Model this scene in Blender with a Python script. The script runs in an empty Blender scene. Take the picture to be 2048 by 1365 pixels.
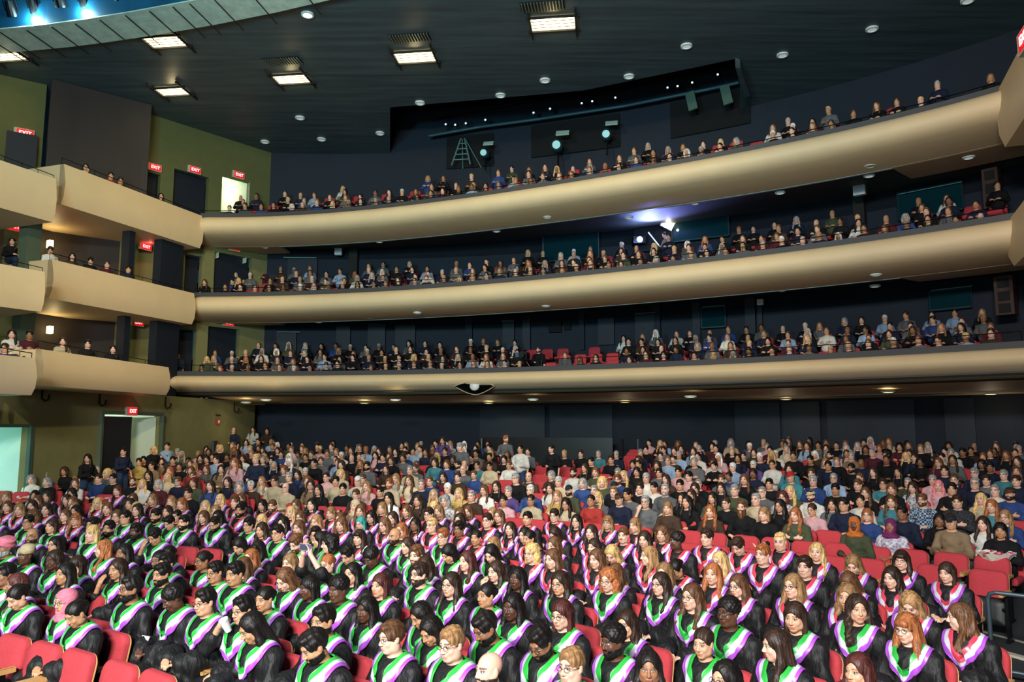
import bpy, math, random
import numpy as np
from mathutils import Matrix, Vector, Euler
random.seed(7); RNG=np.random.RandomState(11)
SC=bpy.context.scene; COL=SC.collection
# ---------------- camera -----------------
FPX=1500.0; HY=857.0; ZC=2.8
TH=math.atan((HY-682.5)/FPX)
cam=bpy.data.cameras.new('camera'); camo=bpy.data.objects.new('camera',cam); COL.objects.link(camo)
cam.sensor_width=36; cam.lens=36*FPX/2048; cam.clip_end=200
camo.location=(0,0,ZC); camo.rotation_euler=(math.pi/2+TH,0,0); SC.camera=camo
# ---------------- world, exposure, large lights -----------------
SC.view_settings.view_transform='Standard'; SC.view_settings.look='None'
SC.view_settings.gamma=1; SC.view_settings.use_curve_mapping=False; SC.view_settings.exposure=0.0
wd=bpy.data.worlds.new('world'); SC.world=wd; wd.use_nodes=True
wd.node_tree.nodes['Background'].inputs[0].default_value=(0.10,0.30,0.50,1)
wd.node_tree.nodes['Background'].inputs[1].default_value=0.10
def lamp(kind,loc,target,power,color,size=1.0,size_y=None,spot=None,blend=0.5):
    l=bpy.data.lights.new('stage_light',kind); l.energy=power; l.color=color
    if kind=='AREA':
        l.shape='RECTANGLE'; l.size=size; l.size_y=size_y or size
    else: l.shadow_soft_size=size
    if spot: l.spot_size=spot; l.spot_blend=blend
    o=bpy.data.objects.new('stage_light',l); COL.objects.link(o); o.location=loc
    if target is not None:
        o.rotation_euler=(Vector(target)-Vector(loc)).to_track_quat('-Z','Y').to_euler()
    return o
# stage wash hanging over the stage behind the camera, lighting the graduates
lamp('AREA',(-3.0,-5.0,8.0),(0.8,9.0,0.9),4000,(1.0,0.98,0.95),4.0,1.2)
# added low fill for missing bounce, brightening faces and the undersides of the balconies
lamp('AREA',(-4.0,-4.5,2.6),(0.5,24,6.5),560,(0.95,0.97,1.0),6.0,1.5)
# cooler wash from stage left, lighting the left block
lamp('SPOT',(-11,-3,9.0),(-6,8,0.8),3300,(0.62,0.95,0.86),0.5,None,math.radians(54),0.9)
# warm balcony-front wash from the ceiling slot
lamp('SPOT',(-6,11,14.8),(-3,27,6.6),3700,(1.0,0.76,0.49),0.5,None,math.radians(92),0.5)
lamp('SPOT',(2,8,14.6),(8.5,22,6.6),1500,(1.0,0.76,0.49),0.5,None,math.radians(92),0.6)
# added warm spot, yellowing and brightening the left side boxes
lamp('SPOT',(-3,5,12.0),(-13.4,24,6.8),5200,(1.0,0.82,0.40),0.3,None,math.radians(38),0.7)
# warm wash on the middle audience
lamp('SPOT',(-4,4,14.2),(0.5,13.5,1.2),7600,(1.0,0.86,0.70),0.4,None,math.radians(42),1.0)
# added blue-green uplight for bounce, brightening the ceiling and upper walls
lamp('SPOT',(-8,-2,6.5),(-4,19,15.2),11500,(0.22,0.80,0.90),1.0,None,math.radians(80),1.0)
# blue spot on the rear walls
lamp('SPOT',(-2,0,12.5),(1,31,8.5),1300,(0.05,0.50,0.90),1.0,None,math.radians(80),0.8)

# ---------------- pixel <-> place helpers -----------------
CT,ST=math.cos(TH),math.sin(TH)
def ray(x,y):
    u=(682.5-y)/FPX
    return np.array([(x-1024)/FPX, CT-ST*u, ST+CT*u])
def atz(x,y,z):          # z in world metres
    d=ray(x,y); t=(z-ZC)/d[2]; return Vector((d[0]*t,d[1]*t,z))
C0=(-8.0,1.0)
def atR(x,y,R):
    d=ray(x,y); a=d[0]**2+d[1]**2; b=-2*(d[0]*C0[0]+d[1]*C0[1]); c=C0[0]**2+C0[1]**2-R*R
    t=(-b+math.sqrt(b*b-4*a*c))/(2*a); return Vector((d[0]*t,d[1]*t,ZC+d[2]*t))
def onwall(x,y,p0,p1):   # vertical plane through plan points p0,p1
    d=ray(x,y); nx,ny=(p1[1]-p0[1]),-(p1[0]-p0[0])
    t=(p0[0]*nx+p0[1]*ny)/(d[0]*nx+d[1]*ny); return Vector((d[0]*t,d[1]*t,ZC+d[2]*t))
def proj(p):
    X,Y,Z=p[0],p[1],p[2]-ZC
    f=Y*CT+Z*ST; u=-Y*ST+Z*CT
    return 1024+FPX*X/f, 682.5-FPX*u/f
def floor_z(X,Y):
    u=Y+0.3*X
    return 0.073*max(0.0,u-13.0) if u<31 else 0.073*18
def seat_at(x,y,h):      # point whose height above the raked floor is h
    d=ray(x,y); lo,hi=2.0,60.0
    g=lambda t: ZC+d[2]*t-floor_z(d[0]*t,d[1]*t)-h
    for _ in range(50):
        m=(lo+hi)/2
        if g(m)>0: lo=m
        else: hi=m
    X,Y=d[0]*lo,d[1]*lo
    return Vector((X,Y,floor_z(X,Y)))
STAGE=(-9.0,-3.0)        # where everybody looks

# ---------------- materials -----------------
def lin(h):
    h=h.lstrip('#'); v=[int(h[i:i+2],16)/255 for i in (0,2,4)]
    return tuple(c/12.92 if c<=0.04045 else ((c+0.055)/1.055)**2.4 for c in v)
MATS={}
def mat(name,color='#808080',rough=0.7,metal=0.0,noise=0.0,nscale=8,bump=0.0,bscale=40,stretch=(1,1,1),emit=None,estr=0,objcol=False,spec=0.5,alpha=None):
    if name in MATS: return MATS[name]
    m=bpy.data.materials.new(name); m.use_nodes=True; MATS[name]=m
    nt=m.node_tree; N=nt.nodes; L=nt.links; b=N['Principled BSDF']
    c=lin(color) if isinstance(color,str) else color
    b.inputs['Base Color'].default_value=(*c,1); b.inputs['Roughness'].default_value=rough
    b.inputs['Metallic'].default_value=metal; b.inputs['Specular IOR Level'].default_value=spec
    src=None
    if objcol:
        oi=N.new('ShaderNodeObjectInfo'); src=oi.outputs['Color']; L.new(src,b.inputs['Base Color'])
    if noise or bump:
        tc=N.new('ShaderNodeTexCoord'); mp=N.new('ShaderNodeMapping'); mp.inputs['Scale'].default_value=stretch
        L.new(tc.outputs['Object'],mp.inputs['Vector'])
    if noise:
        nz=N.new('ShaderNodeTexNoise'); nz.inputs['Scale'].default_value=nscale; nz.inputs['Detail'].default_value=4
        L.new(mp.outputs[0],nz.inputs['Vector'])
        mr=N.new('ShaderNodeMapRange'); mr.inputs['From Min'].default_value=0.3; mr.inputs['From Max'].default_value=0.7
        mr.inputs['To Min'].default_value=1-noise; mr.inputs['To Max'].default_value=1+noise
        L.new(nz.outputs['Fac'],mr.inputs['Value'])
        mx=N.new('ShaderNodeVectorMath'); mx.operation='MULTIPLY'
        if src: L.new(src,mx.inputs[0])
        else: mx.inputs[0].default_value=c
        cb=N.new('ShaderNodeCombineXYZ')
        for k in range(3): L.new(mr.outputs[0],cb.inputs[k])
        L.new(cb.outputs[0],mx.inputs[1]); L.new(mx.outputs[0],b.inputs['Base Color'])
    if bump:
        nb=N.new('ShaderNodeTexNoise'); nb.inputs['Scale'].default_value=bscale; nb.inputs['Detail'].default_value=3
        L.new(mp.outputs[0],nb.inputs['Vector'])
        bp=N.new('ShaderNodeBump'); bp.inputs['Strength'].default_value=bump; bp.inputs['Distance'].default_value=0.02
        L.new(nb.outputs['Fac'],bp.inputs['Height']); L.new(bp.outputs[0],b.inputs['Normal'])
    if emit is not None:
        e=lin(emit) if isinstance(emit,str) else emit
        b.inputs['Emission Color'].default_value=(*e,1); b.inputs['Emission Strength'].default_value=estr
    if alpha is not None: b.inputs['Alpha'].default_value=alpha
    return m

# ---------------- mesh + object helpers -----------------
def link_mesh(name,V,F,material,parent=None,smooth=False,mats=None,fm=None,loc=None,rot=None):
    me=bpy.data.meshes.new(name); me.from_pydata([tuple(v) for v in V],[],[tuple(f) for f in F]); me.update()
    for m in (mats or [material]): me.materials.append(m)
    if fm is not None: me.polygons.foreach_set('material_index',fm)
    if smooth: me.polygons.foreach_set('use_smooth',[True]*len(me.polygons))
    return link_obj(name,me,parent,loc,rot)
def link_obj(name,me,parent=None,loc=None,rot=None,color=None):
    o=bpy.data.objects.new(name,me); COL.objects.link(o)
    if parent is not None: o.parent=parent
    if loc is not None: o.location=loc
    if rot is not None: o.rotation_euler=rot
    if color is not None: o.color=(*color[:3],1)
    return o
class MB:
    def __init__(s): s.V=[]; s.F=[]; s.M=[]
    def add(s,V,F,mi=0):
        n=len(s.V); s.V+= [tuple(v) for v in V]; s.F+=[tuple(i+n for i in f) for f in F]; s.M+=[mi]*len(F); return s
    def box(s,c,d,mi=0,rz=0,M=None):
        x,y,z=[k/2 for k in d]; P=[Vector(p) for p in ((-x,-y,-z),(x,-y,-z),(x,y,-z),(-x,y,-z),(-x,-y,z),(x,-y,z),(x,y,z),(-x,y,z))]
        R=M if M is not None else Matrix.Rotation(rz,3,'Z')
        return s.add([R@p+Vector(c) for p in P],[(0,3,2,1),(4,5,6,7),(0,1,5,4),(1,2,6,5),(2,3,7,6),(3,0,4,7)],mi)
    def tube(s,pts,r,n=8,mi=0,r2=None):
        pts=[Vector(p) for p in pts]; base=len(s.V); k=len(pts)
        for i,p in enumerate(pts):
            t=(pts[min(i+1,k-1)]-pts[max(i-1,0)]).normalized()
            a=t.orthogonal().normalized() if i==0 else (a-t*a.dot(t)).normalized()
            b=t.cross(a); rr=r if r2 is None else r+(r2-r)*i/(k-1)
            s.V+=[tuple(p+(a*math.cos(q*2*math.pi/n)+b*math.sin(q*2*math.pi/n))*rr) for q in range(n)]
        for i in range(k-1):
            for q in range(n):
                s.F.append((base+i*n+q,base+i*n+(q+1)%n,base+(i+1)*n+(q+1)%n,base+(i+1)*n+q)); s.M.append(mi)
        s.F.append(tuple(base+q for q in range(n))[::-1]); s.M.append(mi)
        s.F.append(tuple(base+(k-1)*n+q for q in range(n))); s.M.append(mi)
        return s
    def prism(s,poly,z0,z1,mi=0):
        n=len(poly); V=[(p[0],p[1],z0) for p in poly]+[(p[0],p[1],z1) for p in poly]
        return s.add(V,[tuple(range(n))[::-1],tuple(range(n,2*n))]+[(i,(i+1)%n,n+(i+1)%n,n+i) for i in range(n)],mi)
    def disc(s,c,r,h,n=20,mi=0):
        return s.prism([(c[0]+r*math.cos(q*2*math.pi/n),c[1]+r*math.sin(q*2*math.pi/n)) for q in range(n)],c[2]-h,c[2],mi)
    def quad(s,a,b,c,d,mi=0): return s.add([a,b,c,d],[(0,1,2,3)],mi)
    def slab(s,a,b,c,d,th,mi=0):   # quad given thickness along its normal
        a,b,c,d=[Vector(v) for v in (a,b,c,d)]; n=(b-a).cross(c-a).normalized()*th
        return s.add([a,b,c,d,a+n,b+n,c+n,d+n],[(0,3,2,1),(4,5,6,7),(0,1,5,4),(1,2,6,5),(2,3,7,6),(3,0,4,7)],mi)
    def build(s,name,material,parent=None,smooth=False,loc=None,rot=None):
        ms=material if isinstance(material,list) else [material]
        return link_mesh(name,s.V,s.F,None,parent,smooth,mats=ms,fm=s.M,loc=loc,rot=rot)
def thing(name,label,cat,loc=(0,0,0),rz=0,group=None):
    o=bpy.data.objects.new(name,None); COL.objects.link(o); o.location=loc; o.rotation_euler=(0,0,rz); o.empty_display_size=0.1
    o['label']=label; o['category']=cat
    if group: o['group']=group
    return o
def tag(o,label,cat,group=None,kind=None):
    o['label']=label; o['category']=cat
    if group: o['group']=group
    if kind: o['kind']=kind
    return o
def struct(o): o['kind']='structure'; return o
def smoothed(o,deg=35):
    me=o.data; me.polygons.foreach_set('use_smooth',[True]*len(me.polygons))
    try: me.set_sharp_from_angle(angle=math.radians(deg))
    except Exception: pass
    return o

M_NAVY=mat('navy_paint','#08192a',0.75,noise=0.12,nscale=1.2)
M_NAVY2=mat('navy_panel','#081524',0.6)
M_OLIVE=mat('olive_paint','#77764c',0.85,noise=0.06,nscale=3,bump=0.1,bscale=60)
M_OLIVE2=mat('green_grey_paint','#4e5c4a',0.85)
M_BROWN=mat('dark_brown_panel','#2c2524',0.7,noise=0.15,nscale=2,stretch=(1,1,0.1))
M_CREAM=mat('cream_plaster','#dcc39a',0.55,noise=0.03,nscale=1.5,bump=0.05,bscale=6)
M_CREAM2=mat('cream_soffit','#d8bd94',0.6,noise=0.05,nscale=2)
M_CAP=mat('charcoal_cap','#3a3b3e',0.6)
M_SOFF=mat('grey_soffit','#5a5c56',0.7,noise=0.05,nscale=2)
M_STRIP=mat('pale_trim','#8fa6a8',0.4)
M_BLACK=mat('black_matte','#060606',0.8)
M_DARKMET=mat('dark_metal','#1a1c1e',0.4,metal=0.7)
M_STEEL=mat('steel','#7f8a90',0.35,metal=0.8)
M_CARPET=mat('carpet','#23272c',0.95,noise=0.35,nscale=120,bump=0.3,bscale=200)
M_OLIVE_SHADE=mat('olive_paint_upper','#5a6038',0.85,noise=0.06,nscale=3)  # same olive paint, the weaker light up here put into its colour
M_CEIL=mat('ceiling_boards','#45555a',0.5,noise=0.30,nscale=3.0,stretch=(0.12,1.6,1),bump=0.15,bscale=6)
M_LIP_LIT=mat('ceiling_lip','#b5c8ba',0.55,noise=0.15,nscale=5)  # paler than the ceiling: shine of the slot spotlights put into its colour
M_WHITE=mat('white_plastic','#d8dcdc',0.5)
M_GLASS=mat('booth_glass','#0c3038',0.08,noise=0.0)
# =====================  THE HALL  =====================
H={1:2.0+ZC,2:5.2+ZC,3:8.4+ZC}
CURVE={3:[(400,435),(560,434),(700,424),(800,413),(983,390),(1166,360),(1300,343),(1350,333),(1520,298),(1691,262),(1861,221),(1991,189)],
2:[(388,594),(560,592),(700,587),(840,579),(983,567),(1166,551.5),(1300,539),(1383,529),(1566,507),(1700,488),(1764,479),(2017,442)],
1:[(340,752),(560,752),(840,749),(1056,743),(1200,739),(1300,735),(1450,729),(1600,721),(1700,716),(1830,709),(2043,696)]}
RF={}; PHI={}
for k,P in CURVE.items():
    q=[atz(x,y,H[k]) for x,y in P]
    ph=np.array([math.atan2(p.x-C0[0],p.y-C0[1]) for p in q]); r=np.array([math.hypot(p.x-C0[0],p.y-C0[1]) for p in q])
    RF[k]=np.polyfit(ph,r,4); PHI[k]=(ph[0],ph[-1])
def plan(k,phi,o=0.0):
    R=float(np.polyval(RF[k],phi))-o   # o: offset towards the stage
    return (C0[0]+R*math.sin(phi),C0[1]+R*math.cos(phi))
def circ(phi,R): return (C0[0]+R*math.sin(phi),C0[1]+R*math.cos(phi))
def sweep(k,profile,p0,p1,n,name,m,parent=None,closed=False,z0=None,smooth=True):
    V=[];F=[]; L=len(profile)
    for i in range(n+1):
        ph=p0+(p1-p0)*i/n
        for (o,z) in profile:
            x,y=plan(k,ph,o) if z0 is None else circ(ph,o)
            V.append((x,y,z+(H[k] if z0 is None else z0)))
    m2=L if closed else L-1
    for i in range(n):
        for j in range(m2):
            j2=(j+1)%L; F.append((i*L+j,i*L+j2,(i+1)*L+j2,(i+1)*L+j))
    if closed: F.append(tuple(range(L))); F.append(tuple(n*L+j for j in range(L))[::-1])
    o=link_mesh(name,V,F,m,parent)
    return smoothed(o,40) if smooth else o
# orchestra floor (raked)
V=[];F=[];nx,ny=40,48
for j in range(ny+1):
    for i in range(nx+1):
        X=-17+i*41/nx; Y=1.0+j*37.0/ny; V.append((X,Y,floor_z(X,Y)))
for j in range(ny):
    for i in range(nx): a=j*(nx+1)+i; F.append((a,a+1,a+nx+2,a+nx+1))
struct(smoothed(link_mesh('floor',V,F,M_CARPET),60))
# main-floor rear wall, curved, navy
RW=33.6; PW0=math.atan2(-11.4+8,32.2)
wallp=[(RW,-1.2),(RW,1.12),(RW+0.3,1.12),(RW+0.3,-1.2)]
struct(sweep(1,wallp,PW0-.035,0.98,40,'wall_rear',M_NAVY,closed=True,z0=ZC,smooth=False))
ACO=mat('acoustic_panel','#0a1b2c',0.6,noise=0.2,nscale=1,stretch=(1,1,0.1))
for n_,(x0,x1) in enumerate([(960,1090),(1100,1225),(1470,1560),(1565,1640),(1655,1830),(1890,1950)]):
    a=atR(x0,835,RW-0.12); b=atR(x1,835,RW-0.12); d=(Vector((b.x,b.y,0))-Vector((a.x,a.y,0)))
    m=MB(); m.slab((a.x,a.y,ZC-1.1),(b.x,b.y,ZC-1.1),(b.x,b.y,ZC+1.0),(a.x,a.y,ZC+1.0),0.05); struct(m.build('trim_%d'%(n_+1),ACO))
# main-floor left wall, olive
LW=[(-11.4,33.4),(-13.35,19.6),(-14.6,11.0)]
def lw_seg(): return (-11.4,33.2),(-13.4,19.6)
def wallpoly(name,pts,z0,z1,m,th=0.25):
    b=MB()
    for a,c in zip(pts,pts[1:]): b.slab((a[0],a[1],z0),(c[0],c[1],z0),(c[0],c[1],z1),(a[0],a[1],z1),th)
    return struct(b.build(name,m))
# wall split around the two openings of the main floor
def lw(px,py=857): p=onwall(px,py,*lw_seg()); return (p.x,p.y)
DOOR_Z=onwall(205,829,*lw_seg()).z; OP_Z=onwall(40,853,*lw_seg()).z
def wall_with_holes(name,p0,p1,z0,z1,holes,m,th=0.22):
    # holes: (t0,t1,zb,zt) along p0->p1
    b=MB(); P=lambda t:(p0[0]+(p1[0]-p0[0])*t,p0[1]+(p1[1]-p0[1])*t)
    def sl(t0,t1,za,zb):
        if t1-t0<1e-4 or zb-za<1e-3: return
        a,c=P(t0),P(t1); b.slab((a[0],a[1],za),(c[0],c[1],za),(c[0],c[1],zb),(a[0],a[1],zb),th)
    t=0
    for (t0,t1,zb,zt) in sorted(holes):
        sl(t,t0,z0,z1); sl(t0,t1,z0,zb); sl(t0,t1,zt,z1); t=t1
    sl(t,1,z0,z1)
    return struct(b.build(name,m))
def tt(px,p0,p1,py=857):
    p=onwall(px,py,p0,p1); return (Vector((p.x,p.y))-Vector(p0)).length/(Vector(p1)-Vector(p0)).length
p0,p1=(-11.4,33.4),(-14.6,11.2)
wall_with_holes('wall_left',p0,p1,0,ZC+1.15,[(tt(318,p0,p1),tt(203,p0,p1),-1,DOOR_Z),(tt(58,p0,p1),0.92,-1,OP_Z)],M_OLIVE)
def lpt(px,off=0,z=0):   # point on that wall, off metres behind it
    p=onwall(px,857,p0,p1); return Vector((p.x-off*0.99,p.y+off*0.14,z))
# vestibule behind the double door: dark leaf, lit corridor
VEST=mat('vestibule_wall','#cfd8c8',0.8)
b=MB(); a0,a1=lpt(318,.2),lpt(203,.2); c0,c1=lpt(318,3.0),lpt(203,3.0)
z0_,z1_=0.3,DOOR_Z
b.quad((c0.x,c0.y,z0_),(c1.x,c1.y,z0_),(c1.x,c1.y,z1_+.4),(c0.x,c0.y,z1_+.4)); b.quad((a0.x,a0.y,z0_),(c0.x,c0.y,z0_),(c0.x,c0.y,z1_+.4),(a0.x,a0.y,z1_+.4))
b.quad((a1.x,a1.y,z0_),(c1.x,c1.y,z0_),(c1.x,c1.y,z1_+.4),(a1.x,a1.y,z1_+.4)); b.quad((a0.x,a0.y,z1_+.4),(a1.x,a1.y,z1_+.4),(c1.x,c1.y,z1_+.4),(c0.x,c0.y,z1_+.4))
struct(b.build('wall_corridor',VEST))
d=MB(); q0,q1=lpt(263,0.0),lpt(205,0.0)
dr=struct(MB().slab((q0.x,q0.y,.45),(q1.x,q1.y,.45),(q1.x,q1.y,DOOR_Z-.06),(q0.x,q0.y,DOOR_Z-.06),0.06).build('door_1',mat('door_dark','#141c24',0.5)))
MB().tube([(q0.x+.12,q0.y-.15,1.3),(q0.x+.12,q0.y-.15,1.6)],0.015,6).build('door_handle',M_STEEL,dr)
q0,q1=lpt(314,.05),lpt(314,1.15)
struct(MB().slab((q0.x,q0.y,.45),(q1.x+.3,q1.y-.5,.45),(q1.x+.3,q1.y-.5,DOOR_Z-.06),(q0.x,q0.y,DOOR_Z-.06),0.05).build('door_2',mat('door_pale','#b9c8b4',0.6)))
b=MB(); e0,e1=lpt(322,-.05),lpt(199,-.05)
DV=(e1-e0).normalized()
for P_ in (e0,e1): b.box((P_.x,P_.y,DOOR_Z/2+.15),(.12,.12,DOOR_Z-.3))
b.slab((e0.x,e0.y,DOOR_Z),(e1.x,e1.y,DOOR_Z),(e1.x,e1.y,DOOR_Z+.12),(e0.x,e0.y,DOOR_Z+.12),0.08)
struct(b.build('trim_7',M_OLIVE2))
lamp('POINT',lpt(275,1.6,DOOR_Z+.1),None,55,(0.85,1.0,0.85),0.15)
# bright lounge seen through the large opening
b=MB(); A=lpt(60,.2); B_=lpt(60,5.0); D=Vector((-14.6-.2,11.2,0)); E_=D+Vector((-5.0,.7,0))
for (u,v) in ((A,B_),(B_,E_)): b.quad((u.x,u.y,0),(v.x,v.y,0),(v.x,v.y,3.2),(u.x,u.y,3.2))
b.quad((A.x,A.y,3.2),(B_.x,B_.y,3.2),(E_.x,E_.y,3.2),(D.x,D.y,3.2)); b.quad((A.x,A.y,0.25),(B_.x,B_.y,0.25),(E_.x,E_.y,0.25),(D.x,D.y,0.25))
struct(b.build('wall_lounge',mat('lounge_wall','#bfe8de',0.8)))
lamp('AREA',(-17,18.3,3.1),(-17,18.4,0),150,(0.8,1.0,0.92),2.5,1.5)
fr=MB(); A=lpt(60,-.04)
fr.box((A.x,A.y,OP_Z/2),(.1,.14,OP_Z)); F2=lpt(0,-.04); fr.slab((A.x,A.y,OP_Z-.03),(F2.x,F2.y-6,OP_Z-.03),(F2.x,F2.y-6,OP_Z+.05),(A.x,A.y,OP_Z+.05),.08)
struct(fr.build('trim_8',mat('teal_frame','#3f5f58',0.5)))
# a lounge chair in there
c=lpt(25,2.0); t=thing('lounge_chair','turquoise upholstered lounge chair in the bright side room','chair',(c.x,c.y,.25),1.1)
TQ=mat('turquoise_fabric','#5fbcae',0.8)
smoothed(MB().prism([(-.45,-.4),(.45,-.4),(.5,.35),(-.5,.35)],.12,.42).build('seat',TQ,t)); pts=[(-.5,-.3),(-.52,.2),(-.3,.45),(.3,.45),(.52,.2),(.5,-.3)]
m=MB(); 
for a,b2 in zip(pts,pts[1:]): m.slab((*a,.12),(*b2,.12),(*b2,.85),(*a,.85),.1)
m.build('backrest',TQ,t)
for sx in(-1,1):
    for sy in (-1,1): MB().tube([(sx*.38,sy*.3,0),(sx*.36,sy*.28,.13)],.02,6).build('leg',M_STEEL,t)

# ceiling, with the curved edge of the lighting slot at upper left
ZT=12.4+ZC
edge=[atz(x,y,ZT) for x,y in [(-60,62),(0,56),(90,47),(171,36),(260,22),(342,7),(400,-4),(520,-30),(700,-75),(1000,-160)]]
n=len(edge)
EX=[-60,0,90,171,260,342,400,520,700,1000]; EY=[62,56,47,36,22,7,-4,-30,-75,-160]
LX=[780,1000,1168,1400,1480]; LY=[215,196,181,133,116]
cols=[-160,-60,0,90,171,260,342,400,520,650,780,880,1000,1168,1290,1400,1480,1600,1750,1900,2060,2300]
V=[];F=[];up=[]
for i,px in enumerate(cols):
    nearp=atz(px,float(np.interp(px,EX,EY)),ZT); mid=atz(px,float(np.interp(px,LX,LY)),ZT)
    d_=(mid-nearp).normalized(); far=mid+d_*max(2.0,(41-mid.y)/max(d_.y,.2))
    for t in range(7): V.append(tuple(nearp.lerp(mid,t/6)))
    for t in range(1,4): V.append(tuple(mid.lerp(far,t/3)))
    up.append((mid,far))
for i in range(len(cols)-1):
    for j in range(9):
        if j>=6 and 780<=cols[i] and cols[i+1]<=1480: continue
        a=i*10+j; F.append((a,a+10,a+11,a+1))
struct(link_mesh('ceiling',V,F,M_CEIL))
b=MB(); hz=Vector((0,0,2.6)); idx=[i for i,c in enumerate(cols) if 780<=c<=1480]
for i,j in zip(idx,idx[1:]):
    b.quad(up[i][0],up[j][0],up[j][0]+hz,up[i][0]+hz); b.quad(up[i][0]+hz,up[j][0]+hz,up[j][1]+hz,up[i][1]+hz)
for i in (idx[0],idx[-1]): b.quad(up[i][0],up[i][1],up[i][1]+hz,up[i][0]+hz)
struct(b.build('ceiling.001',M_NAVY))
# lip band along the slot edge, hanging just below the ceiling, in panels
bl=MB(); bj=MB()
for i in range(n-1):
    a,c=edge[i],edge[i+1]
    na=Vector((0.05,1,0)).normalized()*1.15
    bl.slab(a-Vector((0,0,.04)),c-Vector((0,0,.04)),c+na-Vector((0,0,.16)),a+na-Vector((0,0,.16)),.05)
for t in np.linspace(0.4,7.4,13):
    i=int(t); a=edge[i].lerp(edge[i+1],t-i); q=a+Vector((.35,1.5,0)); bj.tube([a-Vector((0,0,.12)),q-Vector((0,0,.25))],.018,5)
struct(bl.build('trim_9',M_LIP_LIT)); struct(bj.build('trim_10',M_BLACK))
# the slot: dark blue recess above the ceiling plane
b=MB(); SL=mat('slot_blue','#0b4a6a',0.5,noise=.3,nscale=1)
b.quad((-24,4,ZT+1.6),(14,4,ZT+1.6),(14,22,ZT+1.6),(-24,22,ZT+1.6)); 
for i in range(n-1):
    a,c=edge[i],edge[i+1]; b.quad(a,c,(c.x,c.y,ZT+1.6),(a.x,a.y,ZT+1.6))
struct(b.build('wall_slot',SL))
def spot_fix(px,py,z,label,lit,power=0):
    p=atz(px,py,z); t=thing('stage_spotlight',label,'spotlight',p,0,'spotlights in the ceiling slot')
    h=Matrix.Rotation(.6,3,'X')
    m=MB(); n=14
    for (r0,z0),(r1,z1) in zip([(.0,.3),(.12,.3),(.15,.1),(.17,-.12)],[(.12,.3),(.15,.1),(.17,-.12),(.17,-.16)]):
        for q in range(n):
            a=q*2*math.pi/n; c=(q+1)*2*math.pi/n
            m.add([h@Vector((r0*math.cos(a),r0*math.sin(a),z0)),h@Vector((r0*math.cos(c),r0*math.sin(c),z0)),h@Vector((r1*math.cos(c),r1*math.sin(c),z1)),h@Vector((r1*math.cos(a),r1*math.sin(a),z1))],[(0,1,2,3)])
    m.build('housing',M_DARKMET,t,True)
    m=MB(); m.prism([(.15*math.cos(q*2*math.pi/n),.15*math.sin(q*2*math.pi/n)) for q in range(n)],-.14,-.12)
    L_=m.build('lens',mat('lens_lit','#ffffff',emit='#c8f4ff',estr=60) if lit else mat('lens_dim','#24506a',0.2),t); L_.rotation_euler=(.6,0,0)
    MB().tube([h@Vector((-.2,0,0)),h@Vector((-.2,0,.4)),h@Vector((.2,0,.4)),h@Vector((.2,0,0))],.015,6).build('yoke',M_DARKMET,t)
    if power: lamp('POINT',(p.x+.02,p.y-.1,p.z-.35),None,power,(.55,.95,1.0),.12)
spot_fix(70,18,ZT+.55,'blazing stage spotlight nearest the upper left corner of the hall',True,260)
spot_fix(170,5,ZT+.55,'blazing stage spotlight to the right of the corner one',True,260)
spot_fix(24,22,ZT+.5,'small unlit spotlight left of the two blazing ones',False)
spot_fix(120,3,ZT+.5,'small unlit spotlight between the two blazing ones',False)
spot_fix(240,-1,ZT+.5,'small unlit spotlight right of the two blazing ones',False)

# upper left wall
UW=[(-10.8,32.9),(-14.9,27.9),(-16.9,26.0),(-20.5,23.5)]
def uw_seg(px): return (UW[0],UW[1]) if px>277 else ((UW[1],UW[2]) if px>90 else (UW[2],UW[3]))
a,c=UW[0],UW[1]
def uhole(x0,x1,yt,lev):   # opening between two columns, bottoms at that level's floor
    zt=onwall(x0,yt,a,c).z; zb=H[lev]-.75
    return (tt(x1,a,c,yt),tt(x0,a,c,yt),zb,zt)
H3=[uhole(282,322,340,3),uhole(349,419,337,3),uhole(445,500,350,3)]
wall_with_holes('wall_left.001',a,c,H[3]-1.0,ZT,H3,M_OLIVE_SHADE)
H2=[uhole(371,405,508,2),uhole(430,505,503,2)]
wall_with_holes('wall_left.002',a,c,H[2]-1.0,H[3]-1.0,H2,M_OLIVE)
H1=[uhole(345,394,655,1),uhole(417,480,650,1)]
wall_with_holes('wall_left.003',a,c,H[1]-1.0,H[2]-1.0,H1,M_OLIVE)
# dark leaves closing the openings, and the lit vestibule at the top
dd=Vector((UW[1][0]-UW[0][0],UW[1][1]-UW[0][1],0)); dl=dd.length; du=dd/dl; nrm=Vector((du.y,-du.x,0))
if nrm.x>0: nrm=-nrm
DN=[3]
def leaf(h,off,m):
    A=Vector((a[0],a[1],0))+dd*h[0]+nrm*off; B2=Vector((a[0],a[1],0))+dd*h[1]+nrm*off
    o=MB().slab((A.x,A.y,h[2]),(B2.x,B2.y,h[2]),(B2.x,B2.y,h[3]),(A.x,A.y,h[3]),.06).build('door_%d'%DN[0],m); DN[0]+=1
    return struct(o)
for h in H3[:2]+H2+H1: leaf(h,.3,M_NAVY2)
h=H3[2]; A=Vector((a[0],a[1],0))+dd*h[0]; B2=Vector((a[0],a[1],0))+dd*h[1]
b=MB(); A2,B3=A+nrm*3,B2+nrm*3
b.quad((A2.x,A2.y,h[2]-.5),(B3.x,B3.y,h[2]-.5),(B3.x,B3.y,h[3]+.3),(A2.x,A2.y,h[3]+.3)); b.quad((A.x,A.y,h[3]+.3),(B2.x,B2.y,h[3]+.3),(B3.x,B3.y,h[3]+.3),(A2.x,A2.y,h[3]+.3))
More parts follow.
